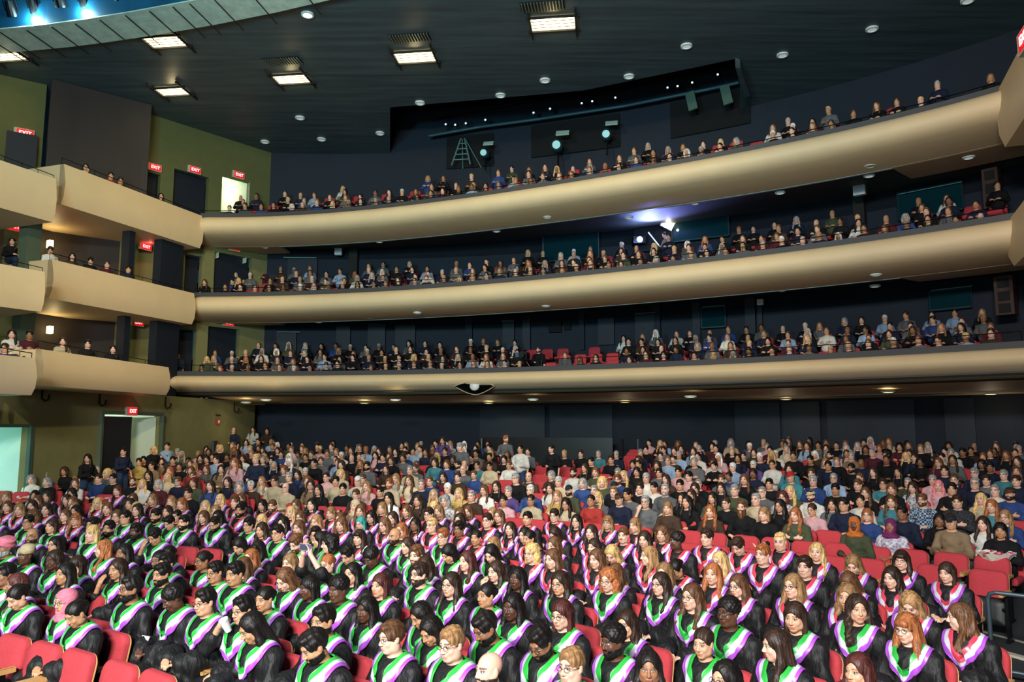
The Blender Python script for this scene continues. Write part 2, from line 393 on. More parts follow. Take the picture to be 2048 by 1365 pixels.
b.quad((A.x,A.y,h[2]-.5),(A2.x,A2.y,h[2]-.5),(A2.x,A2.y,h[3]+.3),(A.x,A.y,h[3]+.3)); b.quad((B2.x,B2.y,h[2]-.5),(B3.x,B3.y,h[2]-.5),(B3.x,B3.y,h[3]+.3),(B2.x,B2.y,h[3]+.3))
struct(b.build('wall_vestibule',VEST)); lamp('POINT',(A+B2)/2+nrm*1.7+Vector((0,0,h[3]-.1)),None,45,(1,.98,.7),.15)
# left part: upper olive / dark panel
wallpoly('wall_left.004',[UW[2],UW[3]],H[1]-1,ZT,M_OLIVE_SHADE)
bb=MB(); q0=onwall(278,300,*uw_seg(279)); 
P_a=Vector((q0.x+.55,q0.y-.75,0)); P_b=Vector((-16.4,25.5,0))
bb.slab((P_a.x,P_a.y,H[3]-1),(P_b.x,P_b.y,H[3]-1),(P_b.x,P_b.y,ZT-.02),(P_a.x,P_a.y,ZT-.02),.2)
bb.slab((P_a.x,P_a.y,H[3]-1),(q0.x,q0.y,H[3]-1),(q0.x,q0.y,ZT-.02),(P_a.x,P_a.y,ZT-.02),.2)
struct(bb.build('wall_left.005',M_BROWN))
q0,q1=onwall(7,300,UW[2],UW[3]),onwall(70,300,UW[2],UW[3])
o=MB(); zt=onwall(30,270,UW[2],UW[3]).z; o.slab((q0.x+.2,q0.y-.2,H[3]-1),(q1.x+.2,q1.y-.2,H[3]-1),(q1.x+.2,q1.y-.2,zt),(q0.x+.2,q0.y-.2,zt),.08)
struct(o.build('door_12',M_NAVY2))
# alcoves of the two lower box levels, with sconces
for lev,(py,nm) in {2:(490,'wall_alcove'),1:(661,'wall_alcove.001')}.items():
    zb,zt=H[lev]-1.0,H[lev+1]-1.0
    b=MB(); A=Vector((-14.9,27.9,0)); Bk=Vector((-17.6,25.6,0)); Cc=Vector((-19.0,22.5,0))
    for u,v in ((A,Bk),(Bk,Cc)): b.slab((u.x,u.y,zb),(v.x,v.y,zb),(v.x,v.y,zt),(u.x,u.y,zt),.1)
    struct(b.build(nm,M_BROWN))
    # front piers: navy band each side of the alcove mouth
    for nn,(xa,xb,m) in enumerate(((62,40,M_OLIVE2),(255,245,M_NAVY2),(330,335,M_NAVY2))):
        p=onwall((xa+xb)/2,600,(-12.6,29.5),(-15.6,22.5)); w=.5 if m is M_OLIVE2 else (.25 if nn==1 else 1.15)
        m_=MB(); m_.box((p.x,p.y,(zb+zt)/2),(.35,w,zt-zb-.02),rz=-.3); struct(m_.build('wall_pier',m))
    px=107; p=onwall(px,py,(-16.6,26.0),(-17.9,24.0)); 
    t=thing('wall_sconce',('upper' if lev==2 else 'lower')+' glowing square wall sconce in the dark alcove behind the side boxes','wall light',p,-.6,'square wall sconces')
    MB().box((0,-.02,0),(.04,.04,.14)).build('bracket',M_DARKMET,t)
    MB().box((0,-.12,0),(.22,.14,.26)).build('lamp_shade',mat('sconce_glow','#ffffff',emit='#ffdf90',estr=7),t)
    lamp('POINT',(p.x+.25,p.y-.45,p.z),None,16,(1,.75,.36),.1)

# balconies
for k in (1,2,3):
    f0,f1=PHI[k][0],PHI[k][1]+(0.08 if k==1 else .02)
    # fascia: bulging plaster roll curving into its underside
    prof=[(-.02,0),(.10,-.01),(.30,-.08),(.44,-.22),(.50,-.38),(.46,-.54),(.32,-.66),(.1,-.74),(-.3,-.80),(-.9,-.84),(-1.5,-.86)] if k>1 else \
         [(-.02,0),(.14,-.015),(.34,-.10),(.46,-.26),(.44,-.34),(.30,-.46),(-.1,-.60),(-.7,-.72),(-1.6,-.80),(-3.0,-.86),(-4.6,-.90)]
    name='balcony_front'
    fa=sweep(k,prof,f0+.012,f1,64,'trim_%d'%(20+k),M_CREAM)
    struct(fa)
    # rounded left nose
    V=[];F=[];L=len(prof); ns=6
    for i in range(ns+1):
        s=math.cos(i/ns*math.pi/2); d=math.sin(i/ns*math.pi/2)
        for (o,z) in prof:
            oc,zc=-.0,-.42
            oo=oc+(o-oc)*s if o>-.3 else o; zz=zc+(z-zc)*s if o>-.3 else z
            x,y=plan(k,f0+.012-d*.022,oo); V.append((x,y,H[k]+zz))
    for i in range(ns):
        for j in range(L-1): F.append((i*L+j,(i+1)*L+j,(i+1)*L+j+1,i*L+j+1))
    struct(smoothed(link_mesh('trim_%d'%(30+k),V,F,M_CREAM),60))
    # dark cap and inner parapet
    struct(sweep(k,[(.02,0),(.04,.17),(-.16,.19),(-.18,-.62),(-.02,-.62)],f0,f1,64,'trim_%d'%(40+k),M_CAP,closed=True))
    if k>1:
        struct(sweep(k,[(-1.46,-.87),(-1.46,-.80),(-1.56,-.80),(-1.56,-.87)],f0+.10,f1-.13 if k==3 else f1-.13,60,'trim_%d'%(50+k),M_STRIP,closed=True))
        # flared cream ends of the underside
        for nn,(u0,u1) in enumerate(((f0,f0+.10),(f1-.13,f1))):
            struct(sweep(k,[(-1.4,-.86),(-2.3,-.80),(-3.4,-.70),(-3.4,-.62),(-1.4,-.76)],u0,u1,8,'trim_%d'%(60+2*k+nn),M_CREAM,closed=True))
    # raked underside (ceiling of the level below) 
    if k>1:
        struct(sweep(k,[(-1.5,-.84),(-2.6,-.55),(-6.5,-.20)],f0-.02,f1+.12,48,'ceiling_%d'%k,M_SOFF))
    else:
        V=[]
        struct(sweep(k,[(-4.5,-.895),(-6.0,-.90),(-9.5,-.90)],f0-.08,f1+.05,48,'ceiling_1',M_CREAM2))
        struct(sweep(k,[(-4.0,-.885),(-4.0,-.91),(-4.08,-.91),(-4.08,-.885)],f0+.12,f1,48,'trim_70',M_STRIP,closed=True))
    # stepped floor of this level
    st=[(-.18,-.75)]
    SR={1:.36,2:.44,3:.52}[k]
    for r in range(5): st+=[(-.18-.9*(r+1),-.75+SR*r if r else -.75),(-.18-.9*(r+1),-.75+SR*(r+1))]
    st+=[(-7.5,-.75+SR*5)]
    struct(sweep(k,st,f0-.06,f1+.1,48,'floor_%d'%k,M_CARPET,smooth=False))
# rear walls of the three upper levels
for k in (1,2,3):
    zb=H[k]-.9; zt=(H[k+1]-.22) if k<3 else ZT+2.6
    R=31.9
    struct(sweep(1,[(R,zb-ZC),(R,zt-ZC+.1),(R+.2,zt-ZC+.1),(R+.2,zb-ZC)],math.atan2(-10.9+8,31.7),1.02,44,'wall_rear.%03d'%k,M_NAVY,closed=True,z0=ZC,smooth=False))
def rear_panel(x0,y0,x1,y1,R,m,name,th=.08,frame=None):
    a_=atR(x0,(y0+y1)/2,R); b_=atR(x1,(y0+y1)/2,R); zt=atR((x0+x1)/2,y0,R).z; zb=atR((x0+x1)/2,y1,R).z
    b=MB(); b.slab((a_.x,a_.y,zb),(b_.x,b_.y,zb),(b_.x,b_.y,zt),(a_.x,a_.y,zt),-th)
    o=b.build(name,m)
    if frame:
        for (u,v) in (((a_.x,a_.y,zt),(b_.x,b_.y,zt)),((a_.x,a_.y,zb),(b_.x,b_.y,zb)),((a_.x,a_.y,zb),(a_.x,a_.y,zt)),((b_.x,b_.y,zb),(b_.x,b_.y,zt))):
            MB().tube([u,v],.035,4).build('window_frame',frame,o)
    return o,a_,b_,zb,zt
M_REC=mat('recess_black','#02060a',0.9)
M_PIER=mat('pier_brown','#1d1a18',0.8)
TR=[80]
def st_panel(*p,th=.1,m=M_NAVY2,R=31.7):
    o=rear_panel(*p,R,m,'trim_%d'%TR[0],th)[0]; TR[0]+=1; struct(o)
# level 2 rear wall details
st_panel(697,488,714,580,m=M_PIER,th=.3,R=31.5); st_panel(1706,373,1728,470,m=M_PIER,th=.3,R=31.5)
st_panel(575,515,634,560); 
for (u) in ((1086,466,1197,520),(1343,422,1457,478),(1795,375,1925,430),(1402,615,1450,655),(1858,580,1942,618)):
    o=rear_panel(*u,31.6,M_GLASS,'window_%d'%TR[0],.05,mat('frame_teal','#12343c',0.5))[0]; TR[0]+=1; struct(o)
# projection booth opening in level 2
o,a_,b_,zb,zt=rear_panel(1270,455,1347,500,31.62,M_REC,'window_90',.04,M_BLACK); struct(o)
# level 1 rear wall bays
for u in ((552,665,592,720),(672,652,700,700),(735,648,770,720),(790,650,830,720),(1005,640,1028,700),(1045,640,1060,700),(1196,636,1228,690),(1270,626,1308,690),(1385,600,1400,690),(1515,600,1524,660)): st_panel(*u)
st_panel(1054,633,1060,690,m=M_NAVY,th=.3); st_panel(1097,634,1122,665,m=M_REC); st_panel(1128,645,1141,660,m=M_REC)
for u in ((460,622,1,0),(1160,618,1,0),(815,648,1,0),(950,633,1,0)): pass
st_panel(930,632,944,720,m=M_NAVY,th=.5); st_panel(1158,615,1168,700,m=M_NAVY,th=.5); st_panel(1306,605,1320,690,m=M_NAVY,th=.4); st_panel(1490,596,1510,670,m=M_NAVY2,th=.5)
# narrow pale slots
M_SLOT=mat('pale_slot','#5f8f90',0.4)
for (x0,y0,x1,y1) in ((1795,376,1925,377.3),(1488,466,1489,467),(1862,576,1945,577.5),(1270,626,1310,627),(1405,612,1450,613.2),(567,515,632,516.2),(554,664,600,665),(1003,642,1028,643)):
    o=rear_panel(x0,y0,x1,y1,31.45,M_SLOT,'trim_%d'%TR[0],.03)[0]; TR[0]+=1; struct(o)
# level 3: dark recesses with lighting gear, long pipe
st_panel(893,270,987,335,m=M_REC,R=31.8); st_panel(1062,240,1240,305,m=M_REC,R=31.8); st_panel(1340,190,1500,262,m=M_REC,R=31.8)
rp=[atR(x,y,31.2) for x,y in ((858,272),(960,254),(1080,238),(1250,212),(1420,178),(1478,165))]
struct(MB().tube(rp,.07,8).build('trim_71',mat('pipe_teal','#1d4652',0.5)))
cb=[atR(x,y,31.4) for x,y in ((860,262),(1080,222),(1250,190),(1475,150))]
struct(MB().tube([p+Vector((0,0,.55)) for p in cb],.05,6).build('trim_72',M_DARKMET))
# hanging ceiling beam at right
b=MB(); q=[atz(x,y,ZT-.02) for x,y in ((1470,115),(1480,118),(1500,175),(1488,178))]
b.slab(q[0],q[1],q[2],q[3],-.35); struct(b.build('trim_73',M_CEIL))

# side boxes along the left wall and at the far right
def side_box(nearpx,farpx,z,zfar,drop,depth,bulge,label,right=False,endcap=True):
    n=atz(*nearpx,z); f=atz(*farpx,zfar)
    d=Vector((f.x-n.x,f.y-n.y,0)); L_=d.length; u=d/L_; out=Vector((-u.y,u.x,0))   # away from the hall
    if (out.x>0)!=right: out=-out
    prof=[(0,0),(-bulge*.6,-.25*drop),(-bulge,-.5*drop),(-bulge*.7,-.8*drop),(.03,-drop),(depth,-drop-.02),(depth,-drop+.12),(.14,-drop+.12),(.16,0)]
    V=[];F=[];L=len(prof);ns=10
    for i in range(ns+1):
        t=i/ns; p=n.lerp(f,t)
        for (o,zz) in prof: V.append((p.x+out.x*o,p.y+out.y*o,p.z+zz))
    for i in range(ns):
        for j in range(L): j2=(j+1)%L; F.append((i*L+j,i*L+j2,(i+1)*L+j2,(i+1)*L+j))
    F.append(tuple(range(L))[::-1]); F.append(tuple(ns*L+j for j in range(L)))
    if endcap:   # the box's end wall facing the stage
        s=len(V); 
        for (o,zz) in [(0,0),(depth*.6,0),(depth*.6,-drop),(0.03,-drop),(-bulge*.7,-.8*drop),(-bulge,-.5*drop),(-bulge*.6,-.25*drop)]:
            V.append((n.x+out.x*o,n.y+out.y*o,n.z+zz))
        F.append(tuple(range(s,s+7)))
        for (o,zz) in [(0,0),(depth*.6,0),(depth*.6,-drop),(0.03,-drop)]: V.append((n.x+out.x*o+u.x*.1,n.y+out.y*o+u.y*.1,n.z+zz))
        F.append((s+7,s+8,s+9,s+10)); F.append((s,s+1,s+8,s+7))
    o=smoothed(link_mesh('side_box',V,F,M_CREAM),35)
    tag(o,label,'balcony box')
    # thin handrail above the front
    if not right:
        a1=n+out*.1+Vector((0,0,.22)); a2=f+out*.1+Vector((0,0,.12)); m=MB(); m.tube([a1,a2],.012,5)
        for t in np.linspace(0,1,6): p=n.lerp(f,t)+out*.1; m.tube([p,a1.lerp(a2,t)],.008,4)
        m.build('handrail',M_DARKMET,o)
    return n,f,out
BX={}
BX[3]=side_box((128,328),(404,432),H[3],H[3],1.32,3.2,.12,'cream top-tier side box right of the corner one, by the left wall')
BX[2]=side_box((104,519),(388,587),H[2],H[2],1.22,3.0,.12,'cream middle-tier side box, second from the left edge of the photo')
BX[1]=side_box((83,699),(337,735),H[1],H[1],.92,2.0,.1,'cream lowest-tier side box above the olive wall, second from the left edge')
side_box((-60,300),(112,358),H[3]-.8,H[3]-.8,1.36,3.4,.1,'cream top-tier side box at the left edge, with a red glow under it',endcap=False)
side_box((-60,517),(89,544),H[2]-.8,H[2]-.8,1.15,3.2,.1,'cream middle-tier side box cut by the left edge of the photo',endcap=False)
side_box((-60,704),(70,717),H[1]-.4,H[1]-.4,.85,2.4,.1,'cream lowest-tier side box cut by the left edge of the photo',endcap=False)
side_box((2090,0),(1998,176),H[3]+.1,H[3]+.1,1.55,1.3,.1,'cream top-tier side box at the right edge of the photo',True)
side_box((2110,320),(2018,440),H[2]+.05,H[2]+.05,1.2,1.3,.1,'cream middle-tier side box at the right edge of the photo',True)
# right wall behind the right boxes
wallpoly('wall_right',[(17.5,22.0),(16.4,18.2),(14.8,11.0)],H[1]-1,ZT,M_OLIVE2)
wallpoly('wall_right.001',[(21.5,17.2),(16.8,12.0),(14.5,7.0)],0,H[1]-.8,M_NAVY)

# downlights -------------------------------------------------------------
M_DL=mat('downlight_trim','#dfe8e4',0.4); 
def downlight(p,r,glow,label,group,up=Vector((0,0,1)),color='#ffe3a8',n=18):
    t=thing('ceiling_downlight',label,'ceiling light',p,0,group)
    m=MB(); ri=r*.72
    for q in range(n):
        a=q*2*math.pi/n; c=(q+1)*2*math.pi/n
        A,Bq,Cq,Dq=[(rr*math.cos(w),rr*math.sin(w)) for rr,w in ((r,a),(r,c),(ri,c),(ri,a))]
        m.quad((*A,0),(*Bq,0),(*Bq,-.05),(*A,-.05)); m.quad((*A,-.05),(*Bq,-.05),(*Cq,-.055),(*Dq,-.055)); m.quad((*Dq,-.055),(*Cq,-.055),(*Cq,-.02),(*Dq,-.02))
    m.build('trim_ring',M_DL,t,True)
    m=MB(); m.disc((0,0,-.03),ri,.01,n)
    m.build('bulb_lens',mat('dl_glow_%d'%int(glow*10),'#ffffff',emit=color,estr=glow),t)
dls=[(615,28,9,'bright'),(1373,91,.35,''),(1565,109,.35,''),(1744,57,.35,''),(1258,152,.3,''),(1090,160,.3,''),(840,205,.3,''),(1001,190,.3,''),(600,235,.25,''),(760,266,.25,''),(643,278,.25,''),(530,283,.25,''),(1935,0,.3,'')]  # faint emission on the dim discs stands for light their housings reflect
for i,(x,y,g,_) in enumerate(sorted(dls)):
    p=atz(x,y,ZT)
    lab='the one brightly lit round downlight in the dark main ceiling' if g>5 else 'dim round downlight in the main ceiling, number %s from the left'%['one','two','three','four','five','six','seven','eight','nine','ten','eleven','twelve','thirteen'][i]
    downlight(p,.19,g,lab,'round downlights in the main ceiling',color='#ffe9c0' if g>5 else '#cfe0dc')
words=['first','second','third','fourth','fifth','sixth','seventh','eighth','ninth','tenth','eleventh','twelfth']
for i,(x,y) in enumerate([(492,804),(532,799),(729,805),(791,799),(977,805),(1066,798),(1250,803),(1381,792),(1572,797),(1776,782),(1981,786)]):
    z=H[1]-.93 if y>790 else H[1]-.88
    p=atz(x,y,z); downlight(p,.20,5,'warm round downlight under the lowest balcony, %s from the left'%words[i],'downlights under the lowest balcony')
    if i%2==0: lamp('POINT',(p.x,p.y,p.z-.9),None,9,(1,.78,.5),.15)
for k,L_ in ((3,[(530,493),(645,486),(758,482),(993,461),(1095,433),(1258,434),(1560,384),(1738,350),(1740,330),(1937,313),(1390,405)]),(2,[(637,643),(835,625),(985,624),(742,636),(1092,611),(1250,606),(1563,579),(1750,571),(1752,548),(2045,585)])):
    for i,(x,y) in enumerate(sorted(L_)):
        p=atz(x,y,H[k]-.80); downlight(p,.16,.35,'dim round downlight under the %s balcony, %s from the left'%('top' if k==3 else 'middle',words[i]),'downlights under the %s balcony'%('top' if k==3 else 'middle'),color='#c8d2c4')

# recessed warm ceiling fixtures
for i,(x,y,s) in enumerate(((10,109,1),(330,81,1),(345,181,.9),(583,156,1),(830,112,1.1),(1106,45,1.15))):
    p=atz(x,y,ZT); t=thing('recessed_ceiling_light','glowing warm rectangular light in the main ceiling, %s from the left'%words[i],'ceiling light',p,-.12,'rectangular warm lights in the main ceiling')
    w,h_=1.15*s,.62*s
    MB().box((0,0,-.02),(w,h_,.03)).build('diffuser',mat('warm_panel','#ffffff',emit='#ffe6a0',estr=9),t)
    m=MB()
    for sy in (-1,1): m.box((0,sy*(h_/2+.04),-.05),(w+.3,.05,.07))
    for sx in (-1,1): m.box((sx*(w/2+.04),0,-.05),(.05,h_+.9,.07))
    for q in range(1,4): m.box((0,-h_/2+q*h_/4,-.05),(w,.015,.02))
    m.build('frame',M_BLACK,t)
    lamp('POINT',(p.x,p.y,p.z-.22),None,22,(1,.80,.42),.12)
for i,(x,y) in enumerate(((820,75),(1085,12),(565,122))):
    p=atz(x,y,ZT-.01); t=thing('ceiling_grille','slatted metal air grille in the main ceiling beside the %s warm rectangular light'%('fifth','sixth','fourth')[i],'air vent',p,-.15,'ceiling air grilles')
    m=MB(); m.box((0,0,0),(1.3,.5,.03)); m.build('backing',M_BLACK,t)
    for j in range(14): MB().box((-.6+j*.092,0,-.03),(.03,.46,.03)).build('slat',mat('grille_metal','#7d8a80',0.4,metal=.6),t)
# =====================  FIGURES (signed-distance modelling, surface nets) =====================
def smin(a,b,k):
    h=np.clip(0.5+0.5*(b-a)/k,0,1); return b*(1-h)+a*h-k*h*(1-h)
def smax(a,b,k): return -smin(-a,-b,k)
class Grid:
    def __init__(s,xs,ys,zs):
        s.xs,s.ys,s.zs=[np.asarray(v,dtype=np.float32) for v in (xs,ys,zs)]
        s.F=np.full((len(xs),len(ys),len(zs)),0.25,dtype=np.float32)
    def sub(s,lo,hi):
        r=[]
        for a,l,h in zip((s.xs,s.ys,s.zs),lo,hi):
            i0=max(0,int(np.searchsorted(a,l))-1); i1=min(len(a),int(np.searchsorted(a,h))+1); r.append(slice(i0,max(i1,i0)))
        return tuple(r)
    def coords(s,r):
        return s.xs[r[0]][:,None,None],s.ys[r[1]][None,:,None],s.zs[r[2]][None,None,:]
    def op(s,fn,lo,hi,k,mode='u'):
        r=s.sub(lo,hi)
        if any(q.stop<=q.start for q in r): return
        X,Y,Z=s.coords(r); d=fn(X,Y,Z)
        s.F[r]= smin(s.F[r],d,k) if mode=='u' else smax(s.F[r],-d,k)
    def ell(s,c,r,k=.02,mode='u',M=None):
        R=max(r)+.08; lo=[c[i]-R for i in range(3)]; hi=[c[i]+R for i in range(3)]
        def fn(X,Y,Z):
            x,y,z=X-c[0],Y-c[1],Z-c[2]
            if M is not None:
                x,y,z=(M[0][0]*x+M[1][0]*y+M[2][0]*z),(M[0][1]*x+M[1][1]*y+M[2][1]*z),(M[0][2]*x+M[1][2]*y+M[2][2]*z)
            q=np.sqrt((x/r[0])**2+(y/r[1])**2+(z/r[2])**2); g=np.sqrt((x/r[0]**2)**2+(y/r[1]**2)**2+(z/r[2]**2)**2)+1e-6
            return q*(q-1)/g
        s.op(fn,lo,hi,k,mode)
    def cap(s,a,b,ra,rb=None,k=.02,mode='u'):
        rb=ra if rb is None else rb; R=max(ra,rb)+.08
        lo=[min(a[i],b[i])-R for i in range(3)]; hi=[max(a[i],b[i])+R for i in range(3)]
        ba=[b[i]-a[i] for i in range(3)]; L2=sum(v*v for v in ba)+1e-9
        def fn(X,Y,Z):
            px,py,pz=X-a[0],Y-a[1],Z-a[2]
            h=np.clip((px*ba[0]+py*ba[1]+pz*ba[2])/L2,0,1)
            return np.sqrt((px-ba[0]*h)**2+(py-ba[1]*h)**2+(pz-ba[2]*h)**2)-(ra+(rb-ra)*h)
        s.op(fn,lo,hi,k,mode)
    def mesh(s):
        F=s.F; nx,ny,nz=F.shape; S=F<0
        acc=np.zeros((nx-1,ny-1,nz-1,3),np.float32); cnt=np.zeros((nx-1,ny-1,nz-1),np.float32)
        ax=[s.xs,s.ys,s.zs]
        edges=[]
        for d in range(3):
            sl0=[slice(None)]*3; sl1=[slice(None)]*3; sl0[d]=slice(0,-1); sl1[d]=slice(1,None)
            cr=S[tuple(sl0)]!=S[tuple(sl1)]
            I=np.argwhere(cr)
            if len(I)==0: continue
            f0=F[tuple(sl0)][cr]; f1=F[tuple(sl1)][cr]; t=f0/(f0-f1)
            P=np.stack([ax[q][I[:,q]] for q in range(3)],1).astype(np.float32)
            P[:,d]+=t*(ax[d][I[:,d]+1]-ax[d][I[:,d]])
            o=[q for q in range(3) if q!=d]
            for da in (0,-1):
                for db in (0,-1):
                    J=I.copy(); J[:,o[0]]+=da; J[:,o[1]]+=db
                    ok=(J[:,o[0]]>=0)&(J[:,o[1]]>=0)&(J[:,o[0]]<F.shape[o[0]]-1)&(J[:,o[1]]<F.shape[o[1]]-1)
                    Jk=J[ok]; np.add.at(acc,(Jk[:,0],Jk[:,1],Jk[:,2]),P[ok]); np.add.at(cnt,(Jk[:,0],Jk[:,1],Jk[:,2]),1)
            edges.append((d,o,I,f0<0))
        act=cnt>0; idx=-np.ones(cnt.shape,np.int64); idx[act]=np.arange(act.sum())
        V=acc[act]/cnt[act][:,None]; FC=[]
        for d,o,I,inside in edges:
            ok=(I[:,o[0]]>0)&(I[:,o[1]]>0)&(I[:,o[0]]<F.shape[o[0]]-1)&(I[:,o[1]]<F.shape[o[1]]-1)
            I=I[ok]; ins=inside[ok]
            def id_(a,b):
                J=I.copy(); J[:,o[0]]+=a; J[:,o[1]]+=b; return idx[J[:,0],J[:,1],J[:,2]]
            q=np.stack([id_(-1,-1),id_(0,-1),id_(0,0),id_(-1,0)],1)
            flip=ins if d!=1 else ~ins
            q[~flip]=q[~flip][:,::-1]; FC.append(q)
        return V,np.concatenate(FC)
def axis(segs):   # [(a,b,step),...] -> nonuniform coordinates
    r=[]
    for a,b,h in segs:
        n=max(1,int(round((b-a)/h))); r+=list(a+(b-a)*np.arange(n)/n)
    r.append(segs[-1][1]); return r
def np_mesh(name,V,F,mats,smooth=True,attr=None,fm=None):
    me=bpy.data.meshes.new(name); V=np.asarray(V,np.float32); F=np.asarray(F,np.int32)
    me.vertices.add(len(V)); me.vertices.foreach_set('co',V.ravel())
    me.loops.add(F.size); me.loops.foreach_set('vertex_index',F.ravel())
    me.polygons.add(len(F)); me.polygons.foreach_set('loop_start',np.arange(0,F.size,F.shape[1],dtype=np.int32))
    try: me.polygons.foreach_set('loop_total',np.full(len(F),F.shape[1],np.int32))
    except Exception: pass
    for m in mats: me.materials.append(m)
    if fm is not None: me.polygons.foreach_set('material_index',np.asarray(fm,np.int32))
    me.polygons.foreach_set('use_smooth',np.full(len(F),smooth))
    if attr is not None:
        for nm,arr in attr.items():
            ca=me.color_attributes.new(nm,'BYTE_COLOR','POINT'); ca.data.foreach_set('color',np.concatenate([arr,np.ones((len(arr),1))],1).astype(np.float32).ravel())
    me.update(); me.validate(); return me
def lap(V,F,n=1,f=.5):
    for _ in range(n):
        A=np.zeros_like(V); c=np.zeros(len(V))
        for i in range(F.shape[1]):
            j=(i+1)%F.shape[1]
            np.add.at(A,F[:,i],V[F[:,j]]); np.add.at(c,F[:,i],1); np.add.at(A,F[:,j],V[F[:,i]]); np.add.at(c,F[:,j],1)
        V=V+(A/np.maximum(c,1)[:,None]-V)*f
    return V

# --- materials taking each object's own colour
def skin_mat():
    m=bpy.data.materials.new('skin'); m.use_nodes=True; nt=m.node_tree; N,L=nt.nodes,nt.links; b=N['Principled BSDF']
    oi=N.new('ShaderNodeObjectInfo'); at=N.new('ShaderNodeAttribute'); at.attribute_name='feature'
    sp=N.new('ShaderNodeSeparateColor'); L.new(at.outputs['Color'],sp.inputs[0])
    def mix(fac,a,bcol,mul=False):
        x=N.new('ShaderNodeMix'); x.data_type='RGBA'; x.blend_type='MULTIPLY' if mul else 'MIX'
        L.new(fac,x.inputs[0]); L.new(a,x.inputs[6]); x.inputs[7].default_value=bcol; return x.outputs[2]
    c=mix(sp.outputs[0],oi.outputs['Color'],(.85,.42,.42,1),True)
    c=mix(sp.outputs[2],c,(.50,.48,.46,1)); c=mix(sp.outputs[1],c,(.018,.012,.010,1))
    L.new(c,b.inputs['Base Color']); b.inputs['Roughness'].default_value=.5
    b.inputs['Subsurface Weight'].default_value=0.0
    return m
M_SKIN=skin_mat()
def hair_mat():
    m=bpy.data.materials.new('hair'); m.use_nodes=True; nt=m.node_tree; N,L=nt.nodes,nt.links; b=N['Principled BSDF']
    oi=N.new('ShaderNodeObjectInfo'); tc=N.new('ShaderNodeTexCoord'); mp=N.new('ShaderNodeMapping'); mp.inputs['Scale'].default_value=(42,42,3)
    nz=N.new('ShaderNodeTexNoise'); nz.inputs['Scale'].default_value=1.4; nz.inputs['Detail'].default_value=3
    L.new(tc.outputs['Object'],mp.inputs[0]); L.new(mp.outputs[0],nz.inputs['Vector'])
    mr=N.new('ShaderNodeMapRange'); mr.inputs[1].default_value=.3; mr.inputs[2].default_value=.7; mr.inputs[3].default_value=.35; mr.inputs[4].default_value=1.9
    L.new(nz.outputs['Fac'],mr.inputs[0]); cb=N.new('ShaderNodeCombineXYZ')
    for k in range(3): L.new(mr.outputs[0],cb.inputs[k])
    mx=N.new('ShaderNodeVectorMath'); mx.operation='MULTIPLY'; L.new(oi.outputs['Color'],mx.inputs[0]); L.new(cb.outputs[0],mx.inputs[1])
    L.new(mx.outputs[0],b.inputs['Base Color']); b.inputs['Roughness'].default_value=.5; b.inputs['Specular IOR Level'].default_value=.35
    bp=N.new('ShaderNodeBump'); bp.inputs['Strength'].default_value=.6; bp.inputs['Distance'].default_value=.006
    L.new(nz.outputs['Fac'],bp.inputs['Height']); L.new(bp.outputs[0],b.inputs['Normal'])
    return m
M_HAIR=hair_mat()
M_CLOTH=mat('plain_cloth',rough=.85,objcol=True,noise=.12,nscale=14,spec=.2)
M_WRAP=mat('scarf_cloth',rough=.8,objcol=True,noise=.25,nscale=9,stretch=(1,1,3),bump=.5,bscale=18,spec=.2)
M_GOWN=mat('black_gown_cloth','#151516',.62,noise=.35,nscale=9,bump=1.0,bscale=9,stretch=(2.6,2.6,.55),spec=.4)
def pattern(kind):
    m=bpy.data.materials.new(kind); m.use_nodes=True; nt=m.node_tree; N,L=nt.nodes,nt.links; b=N['Principled BSDF']; b.inputs['Roughness'].default_value=.85
    oi=N.new('ShaderNodeObjectInfo'); tc=N.new('ShaderNodeTexCoord')
    if kind=='checked_cloth': w=N.new('ShaderNodeTexChecker'); w.inputs['Scale'].default_value=26; L.new(tc.outputs['Object'],w.inputs['Vector']); f=w.outputs['Fac']
    elif kind=='striped_cloth': w=N.new('ShaderNodeTexWave'); w.inputs['Scale'].default_value=12; L.new(tc.outputs['Object'],w.inputs['Vector']); f=w.outputs['Fac']
    else: w=N.new('ShaderNodeTexVoronoi'); w.inputs['Scale'].default_value=22; L.new(tc.outputs['Object'],w.inputs['Vector']); f=w.outputs['Distance']
    x=N.new('ShaderNodeMix'); x.data_type='RGBA'; L.new(f,x.inputs[0]); L.new(oi.outputs['Color'],x.inputs[6]); x.inputs[7].default_value=(.75,.75,.78,1) if kind!='checked_cloth' else (.03,.03,.04,1)
    L.new(x.outputs[2],b.inputs['Base Color']); return m
M_CHECK=pattern('checked_cloth'); M_STRIPE=pattern('striped_cloth'); M_PRINT=pattern('printed_cloth')
def satin(name,c): return mat(name,c,.32,noise=.10,nscale=10,spec=.6)
S_PURPLE=satin('satin_purple','#a94fcb'); S_SILVER=satin('satin_silver','#ccd0da'); S_GREEN=satin('satin_green','#2eae42'); S_RED=satin('satin_red','#d8445a'); S_BACK=mat('gown_lining','#101012',.8)

